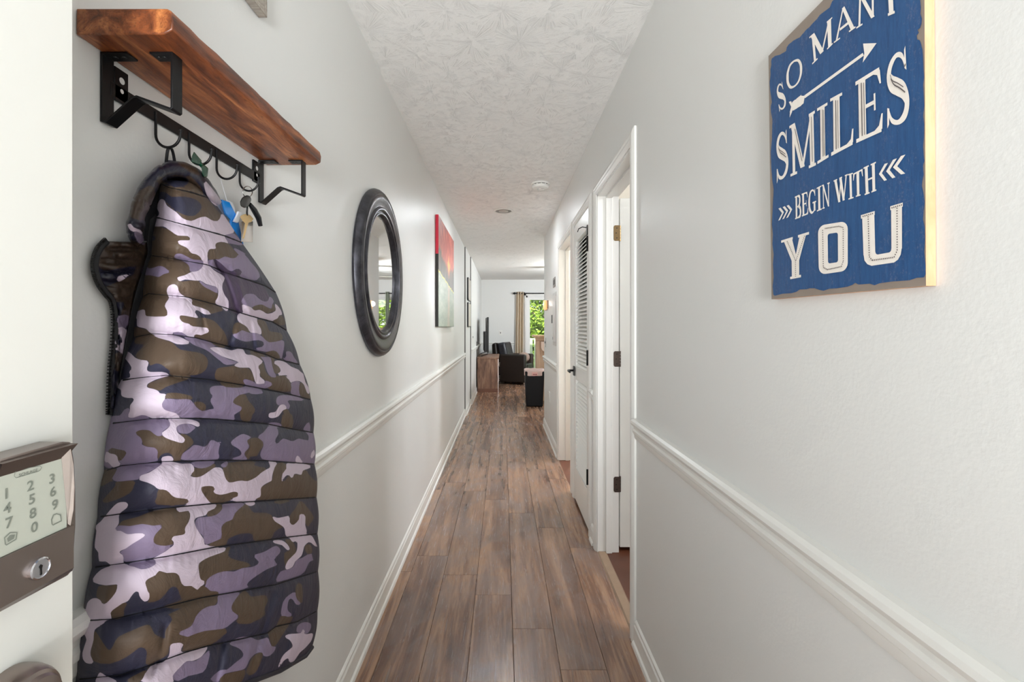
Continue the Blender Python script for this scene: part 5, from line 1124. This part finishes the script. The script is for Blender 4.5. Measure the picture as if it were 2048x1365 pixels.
obj('back_bar', MB().box(XR-.012, XR-.0003, 5.47, 5.50, 1.50, 1.60), mat('brown metal bar', (120, 96, 72), .4, metal=.6), sn, bevel=.001)
M_amb, n, b = newmat('amber glass'); b.inputs['Base Color'].default_value = lin((240, 190, 140))+(1,); b.inputs['Roughness'].default_value = .2
b.inputs['Emission Color'].default_value = lin((255, 190, 120))+(1,); b.inputs['Emission Strength'].default_value = .35
obj('glass_shade', MB().lathe([(.0001, 1.485), (.016, 1.487), (.024, 1.50), (.025, 1.54), (.020, 1.60), (.017, 1.60), (.021, 1.54), (.0001, 1.50)], 20, lambda a, b_, h: (XR-.035+a, 5.52+b_, h)), M_amb, sn, smooth=.6)
obj('shade_holder', MB().tube([(XR-.002, 5.50, 1.49), (XR-.035, 5.52, 1.482)], .004, 8), mat('brass holder', (150, 116, 70), .35, metal=.8), sn)

# =================================================================== living room
# ---- tv stand
ts = thing('tv_stand', 'grey brown wooden television stand against the left living room wall', 'tv stand', (-.30, 9.75, 0))
tx0, tx1, ty0, ty1 = -.515, -.095, 9.10, 10.38
obj('end_panel', MB().box(tx0, tx1, ty0, ty0+.025, .0, .655), M_stand, ts, bevel=.002)
obj('end_panel', MB().box(tx0, tx1, ty1-.025, ty1, .0, .655), M_stand, ts, bevel=.002)
obj('top_board', MB().box(tx0-.005, tx1+.012, ty0-.012, ty1+.012, .655, .682), M_stand, ts, bevel=.002)
obj('back_panel', MB().box(tx0, tx0+.006, ty0+.025, ty1-.025, .06, .655), M_blackp, ts)
obj('plinth', MB().box(tx0+.02, tx1-.003, ty0+.025, ty1-.025, 0, .07), M_stand, ts)
obj('end_skirt', MB().box(tx0+.002, tx1-.002, ty0-.004, ty0, 0, .072), mat('reddish skirt board', (116, 78, 60), .5), ts)
for i in range(3):
    y0 = ty0+.03+i*.41
    for z0, z1 in ((.08, .36), (.37, .645)):
        dr = obj('drawer', MB().box(tx1-.02, tx1, y0, y0+.40, z0, z1), M_stand, ts, bevel=.002)
        obj('knob', MB().lathe([(.0001, 0), (.008, 0), (.006, .012), (.014, .020), (.013, .026), (.0001, .028)], 14, lambda a, b_, h, y0=y0, z0=z0, z1=z1: (tx1+h, y0+.06+a, (z0+z1)/2+b_)), M_steel, dr, smooth=.6)
obj('corner_trim', MB().box(tx1-.004, tx1+.004, ty0-.004, ty0+.006, .005, .655), M_nickb, ts)
# ---- tv
tv = thing('television', 'black flat television seen edge on above the wooden stand', 'television', (-.31, 9.75, .68))
def tvp(s, w_, z): # s along width 0..1, w_ thickness towards back
    a = Vector((-.285, 9.30)); c_ = Vector((-.365, 10.42)); d = (c_-a).normalized(); nrm = Vector((-abs(d.y), -abs(d.x)*0)).normalized()
    p = a+(c_-a)*s+nrm*w_; return (p.x, p.y, z)
def tvbox(s0, s1, w0, w1, z0, z1):
    return MB().add([tvp(s, w_, z) for z in (z0, z1) for s in (s0, s1) for w_ in (w0, w1)], [(0, 2, 3, 1), (4, 5, 7, 6), (0, 1, 5, 4), (2, 6, 7, 3), (0, 4, 6, 2), (1, 3, 7, 5)])
obj('display_body', tvbox(0, 1, .004, .030, .765, 1.485), M_blackp, tv, bevel=.002)
obj('screen', tvbox(.01, .99, .001, .0045, .775, 1.477), mat('black glass screen', (5, 5, 6), .08), tv)
obj('rear_housing', tvbox(.10, .90, .030, .085, .775, 1.19), M_blackp, tv, bevel=.006)
for s in (.12, .88):
    x_, y_, _ = tvp(s, .018, 0)
    obj('stand_foot', MB().tube([(x_-.13, y_-.01, .6912), (x_, y_, .735), (x_, y_, .77), (x_, y_, .735), (x_+.12, y_+.01, .6912)], .008, 8), M_blackp, tv)
# cable
tag(obj('power_cord', MB().tube(spline([(-.512, 9.00, 1.0), (-.513, 9.02, .8), (-.509, 9.05, .62), (-.50, 9.06, .50), (-.512, 9.07, .40), (-.505, 9.06, .2), (-.495, 9.06, .02)], 5), .006, 6), M_blackp), 'black cords hanging beside the television stand', 'cord')
bx = thing('shadow_gap_filler', 'narrow black sheet standing in for the shadow gap between wall and television stand', 'filler', (-.52, 9.2, 0))  # black sheet put in for the shadow gap beside the stand
obj('gap_sheet', MB().box(-.5225, -.5212, 9.06, 9.5, .11, .66).box(-.5250, -.5224, 9.05, 9.08, .0, .70), M_blackp, bx)
# ---- armchair (rotated)
ca, sa = math.cos(math.radians(-20)), math.sin(math.radians(-20))
def AC(u, v, z): # u: depth from front (0) to back (-), v: across from near(0) to far
    return (.49+u*ca-v*sa*1.0*1, 10.20+u*sa+v*ca, z)
def acb(u0, u1, v0, v1, z0, z1): return MB().add([AC(u, v, z) for z in (z0, z1) for v in (v0, v1) for u in (u0, u1)], [(0, 2, 3, 1), (4, 5, 7, 6), (0, 1, 5, 4), (2, 6, 7, 3), (0, 4, 6, 2), (1, 3, 7, 5)])
M_leath = mat('black brown leather', (30, 25, 22), .38, bump=(60, .3, .004))
M_leath2 = mat('bluish black leather', (44, 46, 52), .28, bump=(14, .5, .02))
ac = thing('leather_armchair', 'black leather armchair behind the television stand', 'armchair', AC(-.35, .35, 0))
obj('arm', acb(-.74, 0, 0, .13, .05, .675), M_leath, ac, bevel=.035, seg=4)
obj('arm', acb(-.74, 0, .57, .70, .05, .665), mat('brown leather arm', (56, 44, 36), .45, bump=(60, .3, .004)), ac, bevel=.035, seg=4)
obj('base', acb(-.72, -.01, .12, .58, .06, .30), M_leath, ac, bevel=.01)
obj('seat_cushion', acb(-.62, .01, .135, .565, .30, .46), M_leath, ac, bevel=.04, seg=4)
obj('backrest', MB().add([AC(u, v, z) for u, v, z in [(-.76, .0, .10), (-.60, .0, .10), (-.60, .70, .10), (-.76, .70, .10), (-.80, .0, .90), (-.70, .0, .94), (-.70, .70, .90), (-.80, .70, .86)]],
    [(0, 3, 2, 1), (4, 5, 6, 7), (0, 1, 5, 4), (1, 2, 6, 5), (2, 3, 7, 6), (3, 0, 4, 7)]), M_leath, ac, bevel=.03, seg=3)
obj('back_cushion', MB().add([AC(u, v, z) for u, v, z in [(-.62, .10, .44), (-.40, .10, .44), (-.40, .56, .44), (-.62, .56, .44), (-.70, .06, .92), (-.52, .10, .945), (-.52, .55, .955), (-.70, .56, .90)]],
    [(0, 3, 2, 1), (4, 5, 6, 7), (0, 1, 5, 4), (1, 2, 6, 5), (2, 3, 7, 6), (3, 0, 4, 7)]), M_leath2, ac, bevel=.05, seg=4)
for u in (-.04, -.70):
    for v in (.05, .65):
        obj('foot', MB().tube([AC(u, v, .055), AC(u, v, .0)], [.022, .016], 10), M_steel, ac)
pw = MB().lathe([(.0001, -.07), (.07, -.062), (.12, -.035), (.14, 0), (.12, .035), (.07, .062), (.0001, .07)], 20, lambda a, b_, h: (AC(-.16, .40, .56)[0]+a, AC(-.16, .40, .56)[1]+h*1.2, .588+b_*.85))
tag(obj('throw_pillow', pw, mat('taupe knitted fabric', (168, 146, 134), .9, bump=(60, .6, .006), var=(18, .3)), smooth=2.0), 'round taupe pillow on the armchair seat', 'pillow')
# ---- trash can
tc_ = thing('trash_can', 'tall black trash can with a liner at the end of the right wall', 'trash can', (.52, 7.55, 0))
def tap(x0, x1, y0, y1, z0, z1, t):
    return MB().add([(x0+t, y0+t, z0), (x1-t, y0+t, z0), (x1-t, y1-t, z0), (x0+t, y1-t, z0), (x0, y0, z1), (x1, y0, z1), (x1, y1, z1), (x0, y1, z1)], [(0, 3, 2, 1), (4, 5, 6, 7), (0, 1, 5, 4), (1, 2, 6, 5), (2, 3, 7, 6), (3, 0, 4, 7)])
obj('bin', tap(.352, .665, 7.39, 7.68, .002, .575, .022), mat('blue black plastic', (9, 10, 15), .55, spec=.3), tc_, bevel=.02, seg=3)
lin_m = MB()
for k, (z, e, w_) in enumerate([(.50, .004, 0), (.55, .006, 0), (.592, .008, .004), (.600, -.002, .004), (.585, -.014, 0), (.54, -.018, 0)]):
    N_ = 40; c0 = (.5085, 7.535); hx, hy = .1565+e, .145+e
    for i in range(N_):
        t = 2*PI*i/N_; cx_, sy_ = math.cos(t), math.sin(t); p = 5.0
        r_ = (abs(cx_)**p+abs(sy_)**p)**(-1/p); j = .006*mnoise.noise(Vector((cx_*3, sy_*3, z*4)))
        lin_m.v.append((c0[0]+hx*r_*cx_+j, c0[1]+hy*r_*sy_+j, z+.012*mnoise.noise(Vector((cx_*2.5, sy_*2.5, 1)))+.0))
for k in range(5):
    for i in range(40): lin_m.f.append((k*40+i, k*40+(i+1) % 40, (k+1)*40+(i+1) % 40, (k+1)*40+i))
lin_o = obj('bin_liner', lin_m, mat('pinkish white liner', (208, 184, 178), .45), tc_, smooth=2.0)
obj('bin_label', MB().box(.462, .552, 7.372, 7.378, .505, .560), mat('pink label', (226, 178, 172), .5), tc_)
lb2 = MB()
for (a, b_) in ((.478, .486), (.490, .498), (.502, .510), (.514, .522), (.526, .540)): lb2.box(a, b_, 7.3705, 7.372, .518, .534)
obj('label_print', lb2, mat('dark red print', (120, 30, 34), .5), tc_)
obj('bag_fold', MB().lathe([(.0001, -.012), (.012, -.006), (.014, .002), (.006, .012), (.0001, .013)], 12, lambda a, b_, h: (.648+a, 7.42+b_, .600+h)), mat('white plastic bag', (230, 226, 222), .3), tc_, smooth=1.5)
# ---- breakfast bar
br_ = thing('breakfast_bar', 'tan breakfast bar with a light wood counter behind the trash can', 'counter', (1.2, 8.15, 0))
M_tan2 = mat('tan painted panel', (196, 168, 142), .5)
obj('bar_wall', MB().box(.595, 1.30, 8.05, 8.50, 0, 1.06), M_tan2, br_)
obj('corner_post', MB().box(.585, .640, 8.035, 8.10, 0, 1.06), M_tan2, br_, bevel=.003)
obj('crown_strip', MB().prism([(0, 0), (.016, .0), (.030, .035), (.040, .05), (0, .05)], 0, 1, lambda u, v, t: (.585-u+(1.30-.585)*t*1.0+(u if t else 0), 8.03-u, 1.05+v)), M_tan2, br_)
obj('counter_top', MB().box(.535, 1.34, 7.98, 8.62, 1.10, 1.14), wood('light counter wood', (160, 130, 96), (200, 168, 130), (222, 194, 156), (6, 20, 6), .35, .3), br_, bevel=.004)
tag(obj('hanging_towel', MB().prism([(.66, 1.03), (.66, .93), (.675, .885), (.74, .84), (.80, .85), (.80, 1.03)], 8.008, 8.03, lambda u, v, t: (u, t, v)), mat('pale pink towel', (236, 214, 200), .8), bevel=.004), 'pale pink cloth hanging on the side of the breakfast bar', 'towel')

# ---- sliding glass door in the far wall
wd = thing('door_5', 'sliding glass door to the deck in the far wall', 'door', (1.46, YF, 0), kind='structure')
M_vin = mat('white vinyl', (232, 232, 230), .4)
obj('outer_frame', MB().box(.56, .60, YF+.02, YF+.12, 0, 2.05).box(2.32, 2.36, YF+.02, YF+.12, 0, 2.05).box(.56, 2.36, YF+.02, YF+.12, 2.01, 2.05).box(.56, 2.36, YF+.02, YF+.12, 0, .03), M_vin, wd)
M_glass, n, b = newmat('clear glass'); n.nodes.remove(b)
g1 = n.nodes.new('ShaderNodeBsdfTransparent'); g1.inputs[0].default_value = (.97, .98, .97, 1); g2 = n.nodes.new('ShaderNodeBsdfGlossy'); g2.inputs['Roughness'].default_value = .01; fz = n.nodes.new('ShaderNodeFresnel'); fz.inputs[0].default_value = 1.45
ms = n.nodes.new('ShaderNodeMixShader'); n.links.new(fz.outputs[0], ms.inputs[0]); n.links.new(g1.outputs[0], ms.inputs[1]); n.links.new(g2.outputs[0], ms.inputs[2]); n.links.new(ms.outputs[0], n.nodes['Material Output'].inputs[0])
for x0, x1, yy_ in ((.60, 1.50, YF+.04), (1.42, 2.32, YF+.09)):
    sa_ = obj('sash', MB().box(x0, x0+.06, yy_, yy_+.035, .03, 2.01).box(x1-.06, x1, yy_, yy_+.035, .03, 2.01).box(x0+.06, x1-.06, yy_, yy_+.035, 1.95, 2.01).box(x0+.06, x1-.06, yy_, yy_+.035, .03, .11), M_vin, wd)
    obj('pane', MB().box(x0+.055, x1-.055, yy_+.015, yy_+.02, .10, 1.96), M_glass, sa_)
obj('door_trim', MB().box(.50, .56, YF-.015, YF, 0, 2.11).box(2.36, 2.42, YF-.015, YF, 0, 2.11).box(.50, 2.42, YF-.015, YF, 2.05, 2.11), M_trim, wd)
# curtain rod and curtain
rd = thing('curtain_rod', 'thin black curtain rod above the sliding glass door', 'curtain rod', (1.5, YF-.08, 2.10))
obj('rod', MB().tube([(.29, YF-.08, 2.10), (2.7, YF-.08, 2.10)], .013, 12), M_black, rd, smooth=True)
obj('finial', MB().lathe([(.0001, -.05), (.012, -.045), (.028, -.02), (.026, .0), (.014, .012), (.0001, .014)], 16, lambda a, b_, h: (.29+h, YF-.08+a, 2.10+b_)), M_black, rd, smooth=.8)
for xb in (.52, 2.5): obj('rod_bracket', MB().box(xb-.01, xb+.01, YF-.085, YF-.0005, 2.085, 2.105).box(xb-.012, xb+.012, YF-.006, YF-.0005, 2.05, 2.13), M_black, rd)
def curtain(name, x0t, x1t, x0b, x1b, z0, z1, y, mt, waves, lab, amp=.035):
    m = MB(); nu, nv = waves*12, 24
    for j in range(nv+1):
        t = j/nv
        for i in range(nu+1):
            u = i/nu; xa = x0t*(1-t)+x0b*t; xb = x1t*(1-t)+x1b*t
            m.v.append((xa+(xb-xa)*u, y+amp*math.sin(2*PI*u*waves)*(1+.2*t)+.006*math.sin(5*t+u*9), z1+(z0-z1)*t))
    for j in range(nv):
        for i in range(nu): q = j*(nu+1)+i; m.f.append((q, q+1, q+nu+2, q+nu+1))
    o = obj(name, m, mt, smooth=2.0); s = o.modifiers.new('t', 'SOLIDIFY'); s.thickness = .003
    tag(o, lab, 'curtain'); return o
M_cur = mat('tan curtain fabric', (208, 192, 168), .85, bump=(400, .3, .001)); M_sheer = mat('white curtain lining', (232, 230, 226), .8)
cu1 = curtain('grommet_curtain', .325, .50, .285, .49, .02, 2.14, YF-.08, M_cur, 3, 'tan grommet curtain gathered at the left of the glass door')
for xg in (.34, .385, .43, .475):
    gm = MB().lathe([(.016, -.004), (.024, -.004), (.024, .004), (.016, .004)], 18, lambda a, b_, h, xg=xg: (xg+h, YF-.08+a, 2.10+b_), close=True)
    obj('grommet', gm, M_nick, cu1)
curtain('curtain_lining', .49, .545, .475, .56, .02, 2.05, YF-.055, M_sheer, 1, 'white curtain edge beside the glass door', amp=.02)
curtain('grommet_curtain', 1.66, 1.76, 1.68, 1.74, .02, 2.14, YF-.08, mat('grey green curtain fabric', (150, 158, 142), .85), 2, 'grey green curtain strip seen only in the round mirror', amp=.03)
t_ = thing('light_switch', 'white light switch on the far wall left of the curtain', 'switch', (-.06, YF, 1.15))
obj('cover_plate', MB().box(-.10, -.02, YF-.007, YF-.0005, 1.085, 1.205), M_white, t_, bevel=.002)
obj('toggle', MB().box(-.068, -.052, YF-.018, YF-.006, 1.13, 1.16), M_dkp, t_)
# ceiling fan over the living room (seen in the mirror)
cf = thing('ceiling_fan', 'white ceiling fan in the living room reflected in the round mirror', 'ceiling fan', (1.62, 8.6, H))
f_ = lambda a, b_, h: (1.62+a, 8.6+b_, H-h)
obj('downrod', MB().lathe([(.0001, .0), (.07, .0), (.05, .05), (.014, .06), (.014, .14), (.0001, .14)], 20, f_), M_white, cf, smooth=.6)
obj('motor', MB().lathe([(.0001, .13), (.09, .14), (.11, .18), (.10, .23), (.06, .25), (.0001, .25)], 28, f_), M_white, cf, smooth=.6)
for k in range(5):
    t = 2*PI*k/5+.3; m = MB()
    pts = [(.12, -.03), (.25, -.055), (.60, -.07), (.66, -.05), (.67, 0), (.66, .05), (.60, .07), (.25, .055), (.12, .03)]
    m.prism(pts, .195, .203, lambda u, v, w_, t=t: (1.62+u*math.cos(t)-v*math.sin(t), 8.6+u*math.sin(t)+v*math.cos(t), H-w_-v*.15))
    obj('blade', m, M_white, cf)
obj('light_bowl', MB().lathe([(.0001, .25), (.10, .25), (.10, .27), (.07, .31), (.0001, .325)], 28, f_), mat('frosted bowl', (236, 232, 224), .4), cf, smooth=.6)

# =================================================================== outside
struct('sun_block_slab', MB().box(-2.0, 2.5, -1.9, -.60, H+.02, H+.15), M_white, 'unseen slab added outside the front door to block the sun')  # slab added to keep sun out of the open doorway
M_conc = mat('concrete', (170, 166, 158), .8)
struct('porch_floor', MB().box(-2.0, 2.5, -3.0, -.60, -.16, -.03), mat('porch concrete paled for bounce', (204, 198, 192), .8), 'concrete porch outside the front door')  # porch colour made pale to bounce light in at the door
struct('roof_slab', MB().box(-1.2, 5.5, -.62, YF+.2, H+.15, H+.45), M_conc, 'flat roof slab over the rooms')
M_grass = mat('lawn', (92, 128, 48), .9, var=(3, .4))
struct('ground', MB().box(-40, 40, YF+3.0, 60, -1.2, -1.1), M_grass, 'grass yard outside')
struct('bounce_ground', MB().box(-40, 40, -40, -3.0, -.3, -.2), mat('pale bounce ground', (204, 198, 192), .8), 'unseen pale ground added to bounce light in at the front door')  # pale unseen ground, added to throw sunlight up through the door
dk = thing('deck', 'wooden deck with a picket railing behind the glass door', 'deck', (1.5, YF+1, 0))
M_deck = mat('weathered deck wood', (170, 178, 150), .7, var=(14, .2))
xk = -1.0
for i in range(17): obj('deck_board', MB().box(-1.0, 4.6, YF+.17+i*.115, YF+.17+i*.115+.108, -.05, -.02), M_deck, dk)
ry = YF+1.95
obj('top_rail', MB().box(-1.0, 4.6, ry-.04, ry+.04, .93, .965), M_deck, dk, bevel=.003)
obj('bottom_rail', MB().box(-1.0, 4.6, ry-.02, ry+.02, .08, .12), M_deck, dk)
b0 = None
for i in range(44):
    xx = -.95+i*.125
    if b0 is None: b0 = obj('baluster', MB().box(-.042, .042, -.014, .014, .05, .93), M_deck); o = b0
    else: o = b0.copy(); COL.objects.link(o)
    o.parent = dk; o.location = (xx-1.5, ry-.03-(YF+1), 0)
# trees: trunk, boughs and leaf clusters
M_bark = mat('bark', (86, 70, 54), .9, var=(10, .3))
def leafmat(nm, c0_, c1_):
    m, n, b = newmat(nm); tc = n.nodes.new('ShaderNodeTexCoord'); a = noise(n, tc.outputs['Object'], 1.6, 4, .6)
    n.links.new(ramp(n, a, [(.35, c0_), (.65, c1_)]), b.inputs['Base Color']); b.inputs['Roughness'].default_value = .6
    b.inputs['Subsurface Weight'].default_value = 0; return m
def tree(x, y, h, r, nleaf, mt, lab, seed, zb=-1.1, grp='trees behind the deck'):
    rg_ = random.Random(seed); t = thing('broadleaf_tree', lab, 'tree', (x, y, zb), grp)
    obj('trunk', MB().tube([(x, y, zb), (x+.1, y, zb+h*.4), (x, y+.1, zb+h*.8)], [.16, .11, .04], 8), M_bark, t)
    cs = []
    for k in range(26):
        a = rg_.uniform(0, 2*PI); e = rg_.uniform(-.8, 1); q = rg_.uniform(.3, 1)*r
        cs.append(Vector((x+q*math.cos(a)*math.cos(e), y+q*math.sin(a)*math.cos(e), zb+h*.58+q*math.sin(e)*1.5)))
    bo_ = MB()
    for c_ in cs[:12]: bo_.tube([(x, y, zb+h*.35), c_.lerp(Vector((x, y, zb+h*.45)), .5), c_], [.05, .03, .01], 5)
    obj('bough', bo_, M_bark, t)
    m = MB()
    for k in range(nleaf):
        c_ = rg_.choice(cs); d = Vector((rg_.gauss(0, 1), rg_.gauss(0, 1), rg_.gauss(0, 1))).normalized()*r*.42*rg_.random()**.4
        p = c_+d; u_ = Vector((rg_.uniform(-1, 1), rg_.uniform(-1, 1), rg_.uniform(-.6, .6))).normalized(); v_ = u_.cross(Vector((rg_.uniform(-1, 1), rg_.uniform(-1, 1), rg_.uniform(-1, 1)))).normalized()
        s = rg_.uniform(.05, .10); m.add([p-u_*s, p-v_*s*.5, p+u_*s, p+v_*s*.5], [(0, 1, 2, 3)])
    fo = obj('foliage', m, mt, t); fo['kind'] = 'stuff'
L1 = leafmat('bright leaves', (84, 118, 28), (146, 170, 50)); L2 = leafmat('mid green leaves', (56, 90, 38), (102, 134, 62)); L3 = leafmat('dusty green leaves', (84, 106, 72), (128, 144, 102))
tree(1.0, 15.4, 3.6, 1.3, 7000, L1, 'low bright yellow green tree nearest behind the deck railing', 11)
tree(-3.3, 20.0, 5.6, 1.9, 8000, L2, 'taller mid green tree behind the low bright tree', 12)
tree(10.0, 23.5, 6.6, 2.2, 9000, L3, 'dusty green tree on the right behind the deck', 13)
tree(4.2, 19.0, 5.6, 1.9, 10000, L1, 'bright green tree far right of the deck seen in the mirror', 14)
tree(-9.5, 22.5, 7.2, 2.4, 9000, L2, 'large mid green tree left behind the deck', 15)
tree(1.2, 23.8, 8.0, 1.9, 14000, L3, 'tall dusty green tree directly behind the low bright tree', 16)
